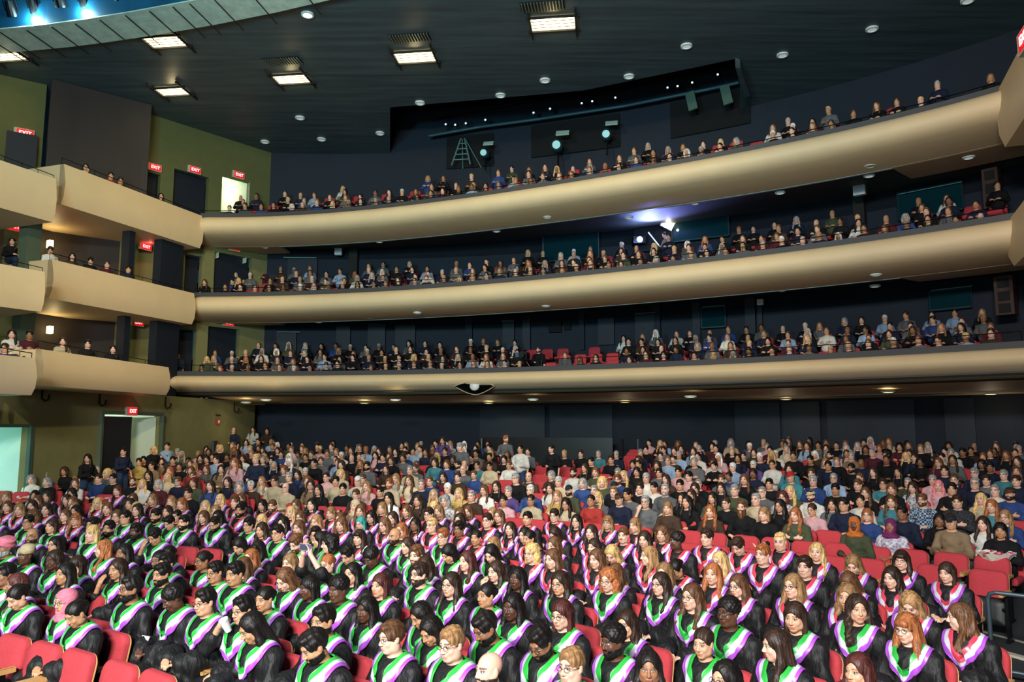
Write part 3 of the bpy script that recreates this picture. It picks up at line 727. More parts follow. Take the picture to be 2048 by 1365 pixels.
HC=np.array([0.0,0.0,1.185]); NECK=np.array([0.0,.03,1.08])
def head_matrix(yaw,pitch,roll=0,dz=0.0):
    R=(Matrix.Rotation(yaw,4,'Z')@Matrix.Rotation(pitch,4,'X')@Matrix.Rotation(roll,4,'Y'))
    T=Matrix.Translation(Vector(NECK)+Vector((0,0,dz)))
    return T@R@Matrix.Translation(Vector(HC-NECK))
def build_head(g,M,fem,wide=1.0,k0=.02,age=0):
    R=M.to_3x3(); T=M.translation
    Rl=[[R[i][j] for j in range(3)] for i in range(3)]
    P=lambda x,y,z: tuple(R@Vector((x,y,z))+T)
    E=lambda c,r,k=.012,mode='u': g.ell(P(*c),r,k,mode,M=Rl)
    C=lambda a,b,ra,rb=None,k=.01,mode='u': g.cap(P(*a),P(*b),ra,rb,k,mode)
    E((0,.012,.034),(.074*wide,.094,.084),.02)
    E((0,-.020,-.022),(.064*wide,.070,.088),.02)
    E((0,-.052,-.090),((.026 if fem else .036)*wide,.026,.022),.03)
    for s in (-1,1):
        E((s*.052*wide,-.006,-.058),(.020,.036,.030 if fem else .036),.03)
        E((s*.036*wide,-.060,-.024),(.022,.018,.018),.02)
    C((-.030,-.080,.030),(.030,-.080,.030),.011,.011,.012)
    for s in (-1,1): E((s*.031,-.096,.010),(.017,.016,.011),.008,'s')
    C((0,-.084,.016),(0,-.106,-.024),.008,.0115,.010)
    for s in (-1,1): E((s*.0115,-.096,-.029),(.0085,.010,.008),.006)
    C((-.019,-.084,-.054),(.019,-.084,-.054),.0078,None,.005); C((-.015,-.083,-.0665),(.015,-.083,-.0665),.0088,None,.005)
    E((0,-.076,-.078),(.018,.012,.008),.01,'s') if False else None
    for s in (-1,1):
        E((s*.031,-.078,.010),(.0135,.0125,.0105),.003)
        E((s*.074*wide,.010,-.002),(.009,.019,.030),.006)
def face_attr(V,M,fem,lipstick=1.0,brow=1.0,stub=0):
    Mi=np.array(M.inverted()); L=V@Mi[:3,:3].T+Mi[:3,3]; x,y,z=L[:,0],L[:,1],L[:,2]; front=(y<-.055)
    a=np.zeros((len(V),3)); ax=np.abs(x)
    lip=np.exp(-((ax/.022)**4))*np.exp(-(((z+.060)/.0115)**4))*front
    a[:,0]=np.clip(lip*(1.0 if fem else .55)*lipstick,0,1)
    ex=(ax-.031)
    eye=(np.abs(ex)<.0145)&(np.abs(z-.010)<.0085*(1-(ex/.0165)**2)+.0005)&front
    iris=((ex+.001)**2+(z-.010)**2<.0066**2)&front
    lash=(np.abs(ex)<.018)&(z-.010>.0085*(1-(ex/.018)**2)-.003)&(z-.010<.0085*(1-(ex/.018)**2)+.003)&front
    bz=.034-.10*np.maximum(ax-.035,0)+.0; br=(np.abs(ax-.032)<.021)&(np.abs(z-bz)<(.0042 if fem else .0058))&front
    a[:,2]=eye*1.0; a[:,1]=np.clip(iris*1.0+lash*.85+br*.8*brow,0,1)
    nostr=((ax-.007)**2+((z+.036))**2<.004**2)&(y<-.09); a[:,1]=np.clip(a[:,1]+nostr*.6,0,1)
    mouth=(np.abs(z+.0605)<.0022)&(ax<.021)&front; a[:,1]=np.clip(a[:,1]+mouth*.5,0,1)
    return a
def hand(g,wrist,dirv,nrm,side,curl=.5,k=.006):
    d=Vector(dirv).normalized(); n=Vector(nrm).normalized(); n=(n-d*n.dot(d)).normalized(); r=d.cross(n)*side; w=Vector(wrist)
    g.cap(w,w+d*.045,.026,.030,.015)
    pc=w+d*.062; 
    for q,o in enumerate((-.027,-.009,.009,.026)):
        L=(.036,.042,.040,.032)[q]; b=w+d*.075+r*o; c1=math.cos(curl); s1=math.sin(curl)
        p1=b+(d*c1+n*s1)*L; p2=p1+(d*math.cos(curl*2)+n*math.sin(curl*2))*L*.75
        g.cap(w+d*.04+r*o*.8,b,.014,.0105,.008); g.cap(b,p1,.0095,.0088,k); g.cap(p1,p2,.0088,.0075,k)
    tb=w+d*.03-r*.026; t1=tb+(d*.6-r*.6+n*.3)*.045; g.cap(tb,t1,.014,.010,k); g.cap(t1,t1+(d*.9+n*.3-r*.1)*.032,.0095,.008,k)
ARMP={ # elbow, wrist, hand dir, palm normal   (for the right-hand side x>0; mirrored for x<0)
 'lap':((.25,-.02,.70),(.11,-.30,.715),(-.75,-.55,-.05),(-.2,-.1,-1)),
 'rest':((.26,.0,.70),(.25,-.26,.68),(-.1,-1,-.2),(0,0,-1)),
 'face':((.17,-.22,.72),(.055,-.20,1.01),(-.25,.25,1),(0,1,0)),
 'phone':((.19,-.26,1.12),(.06,-.34,1.36),(-.1,.0,1),(-1,-.1,0)),
 'cup':((.20,-.22,.86),(.07,-.20,1.045),(-.5,.05,.6),(-.6,.6,0)),
 'cross':((.24,-.06,.74),(-.06,-.21,.80),(-1,.0,.1),(0,1,0)),
 'stand':((.24,.03,1.12-.0),(.25,-.05,.88),(0,-.1,-1),(-1,0,0)),
 'bent':((.24,.03,1.12),(.10,-.20,1.10),(-.6,-.6,.1),(0,0,-1)),
}
def sgn(p,s): return (p[0]*s,p[1],p[2])
def arms_for(pose): return {'lap':('lap','lap'),'face':('lap','face'),'phone':('phone','phone'),'cup':('lap','cup'),'cross':('cross','cross'),'rest':('rest','lap'),'stand':('stand','bent')}[pose]
def body_mesh(name,fem,yaw=0,pitch=0,roll=0,pose='lap',wide=1.0,res=1.0,stand=False):
    M=head_matrix(yaw,pitch,roll); up=.42 if stand else 0
    if stand: M=Matrix.Translation((0,0,up))@M
    c=M.translation; f=.0056*res; cz=.020*min(res,1.6); mz=.012*min(res,1.9)
    zt=c.z+.16
    if stand:
        xs=axis([(-.36,-.12,cz),(-.12,.12,f if res<2 else f),(.12,.36,cz)]); ys=axis([(-.36,-.14,cz),(-.14,.16,f*1.3),(.16,.24,cz)]); zs=axis([(-.02,.8,.022),(.8,1.3,.014),(c.z-.20,zt,f)] if c.z-.20>1.3 else [(-.02,.8,.022),(.8,c.z-.2,.014),(c.z-.2,zt,f)])
    else:
        hi=1.55 if pose=='phone' else zt
        xs=axis([(-.40,-.13,mz*1.2),(-.13,.13,f),(.13,.40,mz*1.2)]); ys=axis([(-.66,-.42,cz),(-.42,-.14,mz*.75),(-.14,.14,f),(.14,.26,cz)])
        zs=axis([(-.02,.58,cz),(.58,.76,mz*.7),(.76,c.z-.18,mz),(c.z-.18,hi,f)])
    g=Grid(xs,ys,zs)
    w=1.0 if not fem else .92
    o=up
    g.ell((0,.03,.58+o),(.165,.125,.12),.05); g.cap((0,.04,.62+o),(0,.05,.88+o),.125*w,.14*w,.05); g.ell((0,.03,.90+o),(.165*w,.105,.13),.05)
    g.cap((-.145*w,.05,.950+o),(.145*w,.05,.950+o),.055,None,.05); g.cap((-.05,.05,.99+o),(.05,.05,.99+o),.05,None,.05)
    g.cap((0,.055,.97+o),tuple(M@Vector((0,.012,-.075))),.060 if fem else .068,.050 if fem else .060,.035)
    if fem: 
        for s in (-1,1): g.ell((s*.065,-.045,.87+o),(.05,.04,.05),.03)
    build_head(g,M,fem,wide)
    A=arms_for('stand' if stand else pose)
    for s,pp in ((1,A[0]),(-1,A[1])):
        e,wr,hd,hn=ARMP[pp]; e,wr,hd,hn=[sgn(v,s) for v in (e,wr,hd,hn)]
        if stand: pass
        g.cap((s*.180*w,.05,.935+o),e,.048,.042,.03); g.cap(e,wr,.041,.026,.015); hand(g,wr,hd,hn,s,.55 if pp!='face' else .35)
    if stand:
        for s in (-1,1):
            g.cap((s*.085,.03,.95),(s*.10,.01,.52),.085,.058,.04); g.cap((s*.10,.01,.52),(s*.10,.04,.08),.055,.036,.02); g.cap((s*.10,.05,.035),(s*.115,-.11,.03),.034,.028,.015)
    else:
        for s in (-1,1):
            g.cap((s*.09,.02,.54),(s*.13,-.42,.55),.080,.060,.04); g.cap((s*.13,-.42,.53),(s*.13,-.42,.09),.056,.036,.02); g.cap((s*.13,-.40,.04),(s*.14,-.55,.03),.034,.028,.015)
    V,F=g.mesh(); V=lap(V,F,1,.25)
    if not name.startswith('cb_'):   # coarser skin where clothing covers it
        V,F=thin_out(V,F,(V[:,2]<up+.955)&(V[:,1]>-.17),.03)
    return np_mesh(name,V,F,[M_SKIN],attr={'feature':face_attr(V,M,fem)}),M
def thin_out(V,F,mask,cell):
    key=np.round(V/cell).astype(np.int64); key=key[:,0]*1000003+key[:,1]*10007+key[:,2]; key=np.where(mask,key,10**12+np.arange(len(V)))
    u,inv=np.unique(key,return_inverse=True); inv=inv.ravel(); n=len(u); c=np.bincount(inv,minlength=n)
    V2=np.stack([np.bincount(inv,weights=V[:,i],minlength=n)/c for i in range(3)],1)
    Q=inv[F]; T=np.concatenate([Q[:,[0,1,2]],Q[:,[0,2,3]]]); ok=(T[:,0]!=T[:,1])&(T[:,1]!=T[:,2])&(T[:,0]!=T[:,2]); T=T[ok]
    _,i=np.unique(np.sort(T,1),axis=0,return_index=True); T=T[np.sort(i)]
    return V2,T

def fold(X,Y,Z,amp,n,seed=0):
    th=np.arctan2(X,-Y+.0); return amp*np.sin(th*n+seed+3*np.sin(Z*7+seed))*np.clip((1.02-Z)*4,0,1)
GOWN_G={}
def gown_grid(pose,shape=1.0,seed=0,kind='gown',res=.013):
    xs=axis([(-.46,.46,res)]); ys=axis([(-.66,.30,res)]); zs=axis([(.02 if kind=='gown' else .42,1.55 if pose=='phone' else 1.20,res)])
    g=Grid(xs,ys,zs); w=shape; t={'gown':.028,'top':.014,'coat':.024}[kind]
    g.ell((0,.03,.62),(.185*w,.145*w,.16),.05); g.cap((0,.04,.62),(0,.05,.88),.135*w+t*.6,.145*w+t*.6,.05); g.ell((0,.03,.90),(.17*w+t,.112*w+t,.14),.05)
    for s in (-1,1): g.cap((s*.04,.05,1.000),(s*.172*w,.05,.945),.050+t*.6,.052+t*.8,.04)
    g.ell((0,-.03,.87),(.13*w,.075+t,.11),.04)
    A=arms_for(pose)
    t0=t
    for s,pp in ((1,A[0]),(-1,A[1])):
        e,wr,_,_=ARMP[pp]; e,wr=sgn(e,s),sgn(wr,s); t=t0*(.45 if pp in ('phone','face','cup') else 1)
        g.cap((s*.185*w,.05,.93),e,.052+t*.8,.050+t*1.0,.04); wv=Vector(e).lerp(Vector(wr),.86 if pp in('lap','rest','cross') else (.10 if pp=='phone' else .5))
        g.cap(e,wv,.052+t*1.1,(.045+t*2.4) if kind=='gown' else .036+t*.4,.03)
    if kind=='gown':
        for s in (-1,1):
            g.cap((s*.10,-.02,.56),(s*.14,-.44,.56),.115,.095,.06); g.cap((s*.14,-.46,.52),(s*.14,-.47,.22),.085,.10,.05)
        g.cap((0,-.10,.56),(0,-.42,.54),.10,.09,.06)
    X,Y,Z=g.coords((slice(None),)*3)
    if kind=='gown':
        g.F+=fold(X,Y,Z,.013,9,seed)+.011*np.abs(np.sin(X*34+np.sin(Z*9+seed)*1.6+Y*14+seed))*np.clip((1.0-Z)*6,0,1)+.007*np.sin(Z*30+X*14*np.sign(X)+Y*20+seed)*np.clip((.9-Z)*6,0,1)
    else: g.F+=.0035*np.sin(X*34+Z*40+seed)+.003*np.sin(Z*55-X*20+seed*2)
    # neck opening
    base=g.F.copy()
    g.ell((0,.035,1.10),(.072,.078,.10),.012,'s')
    return g,base
def sample(g,base,P):
    ix=[np.clip(np.interp(P[:,i],a,np.arange(len(a))),0,len(a)-1.001) for i,a in enumerate((g.xs,g.ys,g.zs))]
    i0=[np.floor(q).astype(int) for q in ix]; fr=[q-i for q,i in zip(ix,i0)]; r=0
    for a in (0,1):
        for b in (0,1):
            for c in (0,1):
                w=(fr[0] if a else 1-fr[0])*(fr[1] if b else 1-fr[1])*(fr[2] if c else 1-fr[2]); r=r+w*base[i0[0]+a,i0[1]+b,i0[2]+c]
    return r
def project(g,base,P,off,n=14):
    P=np.array(P,float); e=.006
    for _ in range(n):
        d=sample(g,base,P)-off
        G=np.stack([(sample(g,base,P+np.eye(3)[i]*e)-sample(g,base,P-np.eye(3)[i]*e))/(2*e) for i in range(3)],1)
        nn=np.linalg.norm(G,axis=1,keepdims=True)+1e-6; P=P-G/nn*np.clip(d[:,None],-.03,.03)/np.maximum(nn,.7)
    return P
def gown_mesh(name,pose,shape=1.0,seed=0,kind='gown',res=.013):
    g,base=gown_grid(pose,shape,seed,kind,res)
    V,F=g.mesh(); me=np_mesh(name,V,F,[M_GOWN if kind=='gown' else M_CLOTH]); return me,g,base
def hood_mesh(name,g,base,inner,w=1.0):
    """V-shaped academic hood: three satin bands draped over the gown"""
    outer=[(0,.17,.95),(.085,.155,.95),(.150,.09,.985),(.172,.02,.985),(.158,-.05,.945),(.110,-.10,.875),(.055,-.13,.805),(.0,-.14,.735)]
    innr=[(0,.105,1.065),(.045,.095,1.065),(.074,.055,1.055),(.080,.005,1.040),(.070,-.045,1.01),(.048,-.075,.965),(.024,-.09,.915),(.0,-.10,.870)]
    def crv(P,t):
        P=np.array(P); x=t*(len(P)-1); i=np.minimum(np.floor(x).astype(int),len(P)-2); f=(x-i)[:,None]
        a=P[np.maximum(i-1,0)];b=P[i];c=P[i+1];d=P[np.minimum(i+2,len(P)-1)]
        return .5*((2*b)+(-a+c)*f+(2*a-5*b+4*c-d)*f**2+(-a+3*b-3*c+d)*f**3)
    nt,nv=34,12; t=np.linspace(0,1,nt+1); V=[];F=[];FM=[]
    O=crv(outer,t); I=crv(innr,t)
    for s in (1,-1):
        for lay,off in ((0,.018),(1,.006)):
            G=np.array([[O[i]*(1-j/nv)+I[i]*(j/nv) for j in range(nv+1)] for i in range(nt+1)]).reshape(-1,3); G[:,0]*=s
            sh=G.copy(); Q=project(g,base,G,off)
            # keep the centre seam and the neck edge clean
            dz=G[:,0:1]*0; Q[np.abs(G[:,0])<1e-6,0]=0
            V.append(Q); b=((0 if s>0 else 2)+lay)*(nt+1)*(nv+1)
            for i in range(nt):
                for j in range(nv):
                    a=b+i*(nv+1)+j; q=(a,a+1,a+nv+2,a+nv+1)
                    F.append(q if (s>0)==(lay==0) else q[::-1]); FM.append((0 if j<4 else (1 if j<8 else 2)) if lay==0 else 3)
        # side walls
        bt=(0 if s>0 else 2)*(nt+1)*(nv+1); bb=bt+(nt+1)*(nv+1)
        for i in range(nt):
            for j in (0,nv):
                a=bt+i*(nv+1)+j; c=bb+i*(nv+1)+j; F.append((a,a+nv+1,c+nv+1,c)); FM.append(0 if j==0 else 2)
    V=np.concatenate(V)
    return np_mesh(name,V,F,[S_PURPLE,S_SILVER,inner,S_BACK],fm=FM)

def hair_mesh(name,style,seed=0,rs=1.0):
    """hair in head-local coordinates"""
    r=np.random.RandomState(seed)
    longish=style in ('long','wavy','bangs','braids'); res=(.0072 if not longish else .009)*rs
    lo=-.46 if longish else (-.20 if style in('bob','curly','mid') else -.14)
    g=Grid(axis([(-.20,.20,res)]),axis([(-.20,.20,res)]),axis([(lo,.24,res)]))
    X,Y,Z=g.coords((slice(None),)*3)
    V0=.006
    if style in ('short','fade','recede'):
        tk={'short':.016,'fade':.010,'recede':.007}[style]
        g.ell((0,.018,.040),(.076+tk*.7,.096+tk*.7,.084+tk),.01); g.ell((0,-.010,.098),(.060,.075,.030 if style=='short' else .022),.02)
        g.ell((.01,-.055,.100),(.045,.035,.024 if style=='short' else .012),.02)
        amp=.0045
        g.F+=amp*np.sin(X*95+r.rand()*6+Y*40)*np.sin(Y*80+Z*60+r.rand()*6)
        zc=.030 if style!='recede' else .060
        g.ell((0,-.128,zc-.04),(.080,.080,.098),.006,'s')                 # face
        for s in (-1,1): g.ell((s*.092,.006,-.018),(.032,.030,.040),.006,'s')
        g.op(lambda X,Y,Z: Z+.030+0*X+0*Y-np.where(Y>.03,-.040,0),(-.2,-.2,-.2),(.2,.2,.05),.004,'s')
    elif style=='afro':
        g.ell((0,.022,.056),(.098,.108,.092),.01); g.F+=.006*np.sin(X*120)*np.sin(Y*120)*np.sin(Z*120)
        g.ell((0,-.125,-.028),(.085,.085,.10),.006,'s'); g.op(lambda X,Y,Z: Z+.030+0*X+0*Y,(-.2,-.2,-.2),(.2,.2,.05),.01,'s')
        for s in (-1,1): g.ell((s*.10,.0,-.022),(.03,.030,.030),.006,'s')
    elif style=='pulled':
        g.ell((0,.018,.040),(.082,.102,.092),.01); g.ell((0,.115,.03),(.040,.036,.040),.02)
        g.F+=.0025*np.sin(X*160+seed); g.ell((0,-.118,-.030),(.082,.085,.104),.006,'s')
        g.op(lambda X,Y,Z: Z+.060+0*X+0*Y,(-.2,-.2,-.2),(.2,.2,.05),.01,'s')
        for s in (-1,1): g.ell((s*.09,.005,-.018),(.025,.026,.034),.006,'s')
    elif style=='curly':
        g.ell((0,.025,.045),(.108,.112,.100),.01)
        for s in (-1,1): g.ell((s*.080,.025,-.06),(.050,.062,.105),.03)
        g.ell((0,.07,-.04),(.085,.055,.11),.03)
        g.F+=.009*np.sin(X*70+seed)*np.sin(Y*65+1+seed)*np.sin(Z*62)+.004*np.sin(X*140)*np.sin(Z*130+Y*60)
        g.ell((0,-.100,-.040),(.060,.090,.112),.008,'s')
    elif style in ('bob','mid'):
        L=-.11 if style=='bob' else -.17
        g.ell((0,.018,.042),(.088,.106,.094),.01)
        for s in (-1,1): g.cap((s*.073,.005,.02),(s*.080,-.005,L),.026,.024,.03); g.cap((s*.05,.06,.02),(s*.05,.065,L),.040,.035,.03)
        g.cap((0,.075,.0),(0,.072,L),.04,None,.03)
        g.F+=.003*np.sin(np.arctan2(X,Y)*26+Z*12+seed); g.ell((0,-.112,-.036),(.058,.085,.102),.006,'s')
    elif style in ('long','wavy','bangs','braids'):
        L=-.29 if style!='wavy' else -.33; L-=.04*r.rand(); wv=style=='wavy'
        g.ell((0,.018,.042),(.089,.107,.095),.01)
        for s in (-1,1):
            g.cap((s*.072,.000,.03),(s*.086,-.010,-.10),.028,.032,.03)
            g.cap((s*.086,-.010,-.10),(s*.100,-.075,L*.75),.032,.030 if not wv else .038,.03); g.cap((s*.100,-.075,L*.75),(s*.092,-.105,L),.028 if not wv else .038,.012,.03)
            g.cap((s*.05,.06,.02),(s*.07,.085,-.20),.045,.045,.03)
        g.cap((0,.08,.0),(0,.10,-.24),.045,.04,.03)
        if wv: g.F+=.007*np.sin(np.arctan2(X,Y)*9+Z*48+seed)*np.clip(-(Z-.02)*8,0,1)+.0035*np.sin(np.arctan2(X,Y)*24+Z*60)
        else: g.F+=.0032*np.sin(np.arctan2(X,Y)*28+Z*8+seed)+.004*np.sin(X*40+Z*9+seed)*np.clip(-Z*5,0,1)
        g.ell((0,-.118,-.028),(.061,.088,.114),.006,'s')
        g.cap((0,-.10,-.13),(0,-.12,-.5),.055,.060,.01,'s')
        if style=='bangs': g.ell((0,-.070,.062),(.060,.034,.036),.012)
    if style in ('long','wavy','bob','mid') :   # parting
        x0=(.0,.018,-.018)[seed%3]; g.cap((x0,-.11,.075),(x0,-.02,.150),.0075,None,.006,'s')
    V,F=g.mesh()
    if style in ('long','wavy','bangs'): V=lap(V,F,1,.3)
    return np_mesh(name,V,F,[M_HAIR])
def headwear_mesh(name,kind):
    g=Grid(axis([(-.20,.20,.008)]),axis([(-.24,.20,.008)]),axis([(-.26,.26,.008)])); X,Y,Z=g.coords((slice(None),)*3)
    if kind=='hijab':
        g.ell((0,.015,.035),(.092,.112,.102),.01); g.ell((0,.0,-.06),(.088,.095,.10),.04); g.ell((0,.01,-.165),(.135,.12,.06),.05)
        g.F+=.004*np.sin(Z*60+X*30)+.003*np.sin(X*50-Z*30); g.ell((0,-.115,-.018),(.053,.085,.085),.01,'s')
    elif kind=='turban':
        g.ell((0,.015,.075),(.120,.135,.085),.01); g.ell((0,.04,.03),(.098,.112,.07),.02)
        th=np.sin(np.abs(X)*38+Z*70); g.F+=.006*th; g.ell((0,-.125,-.045),(.075,.080,.085),.008,'s')
        g.op(lambda X,Y,Z: Z+.035+0*X+0*Y,(-.2,-.25,-.3),(.2,.2,.0),.01,'s')
    elif kind=='cap':
        g.ell((0,.014,.045),(.086,.104,.088),.01); g.op(lambda X,Y,Z: Z-.038+0*X+0*Y,(-.2,-.2,-.3),(.2,.2,.05),.004,'s')
        g.cap((-.045,-.100,.045),(.045,-.100,.045),.008,None,.01); g.cap((-.040,-.130,.036),(.040,-.130,.036),.008,None,.02); g.cap((-.03,-.155,.03),(.03,-.155,.03),.008,None,.02)
        g.ell((0,.014,.030),(.078,.095,.082),.002,'s')
    elif kind=='gele':
        g.ell((0,.02,.075),(.102,.115,.075),.01); g.ell((.02,.03,.125),(.07,.08,.045),.03); g.F+=.005*np.sin(X*60+Z*40); g.op(lambda X,Y,Z: Z-.035+0*X+0*Y,(-.2,-.2,-.3),(.2,.2,.05),.006,'s')
    V,F=g.mesh(); return np_mesh(name,V,F,[M_WRAP if kind!='cap' else M_CLOTH])
def beard_mesh(name,full=True):
    res=.006; g=Grid(axis([(-.1,.1,res)]),axis([(-.14,.06,res)]),axis([(-.17 if full else -.12,.02,res)])); X,Y,Z=g.coords((slice(None),)*3)
    g.ell((0,-.022,-.030),(.069,.073,.092),.01); g.ell((0,-.054,-.093),(.042,.034,.028 if full else .022),.03)
    for s in (-1,1): g.ell((s*.054,-.006,-.062),(.024,.038,.036),.03)
    g.F+=.002*np.sin(X*200)*np.sin(Z*180)
    g.op(lambda X,Y,Z: (-.028-Z)*-1+.35*np.maximum(.055-np.abs(X),0)*1.0*-1*0+0*Y+ -0.0,(-.1,-.2,-.03),(.1,.1,.03),.004,'s') if False else None
    # remove everything above a line from ears to mouth, and the mouth itself
    g.op(lambda X,Y,Z: -(Z-(-.040+.0*X))+0*Y*0 - 2*0,(-.1,-.2,-.2),(.1,.1,.03),.003,'x') if False else None
    cut=-(Z-(-.036-.012*(1-np.minimum(np.abs(X)/.05,1))))
    g.F=np.maximum(g.F,-cut)
    g.ell((0,-.10,-.060),(.024,.03,.012),.003,'s')
    g.cap((-.02,-.091,-.044),(.02,-.091,-.044),.006,None,.004)
    g.op(lambda X,Y,Z: Y-.02+0*X+0*Z if False else -(Y-.012)*-1*-1+0*X+0*Z,(-.1,-.2,-.2),(.1,.1,.1),.003,'s') if False else None
    V,F=g.mesh(); return np_mesh(name,V,F,[M_HAIR])
def glasses_mesh():
    m=MB()
    for s in (-1,1):
        n=14; m.tube([(s*.032+.022*math.cos(q*2*math.pi/n),-.104+.004*abs(math.cos(q*2*math.pi/n)),.008+.017*math.sin(q*2*math.pi/n)) for q in range(n+1)],.0019,5)
        m.tube([(s*.054,-.100,.012),(s*.074,-.06,.012),(s*.080,.01,.008)],.0018,5)
    m.tube([(-.010,-.106,.010),(.010,-.106,.010)],.0018,5)
    me=bpy.data.meshes.new('glasses'); me.from_pydata(m.V,[],m.F); me.update(); me.materials.append(mat('glasses_frame','#14100e',.3)); return me
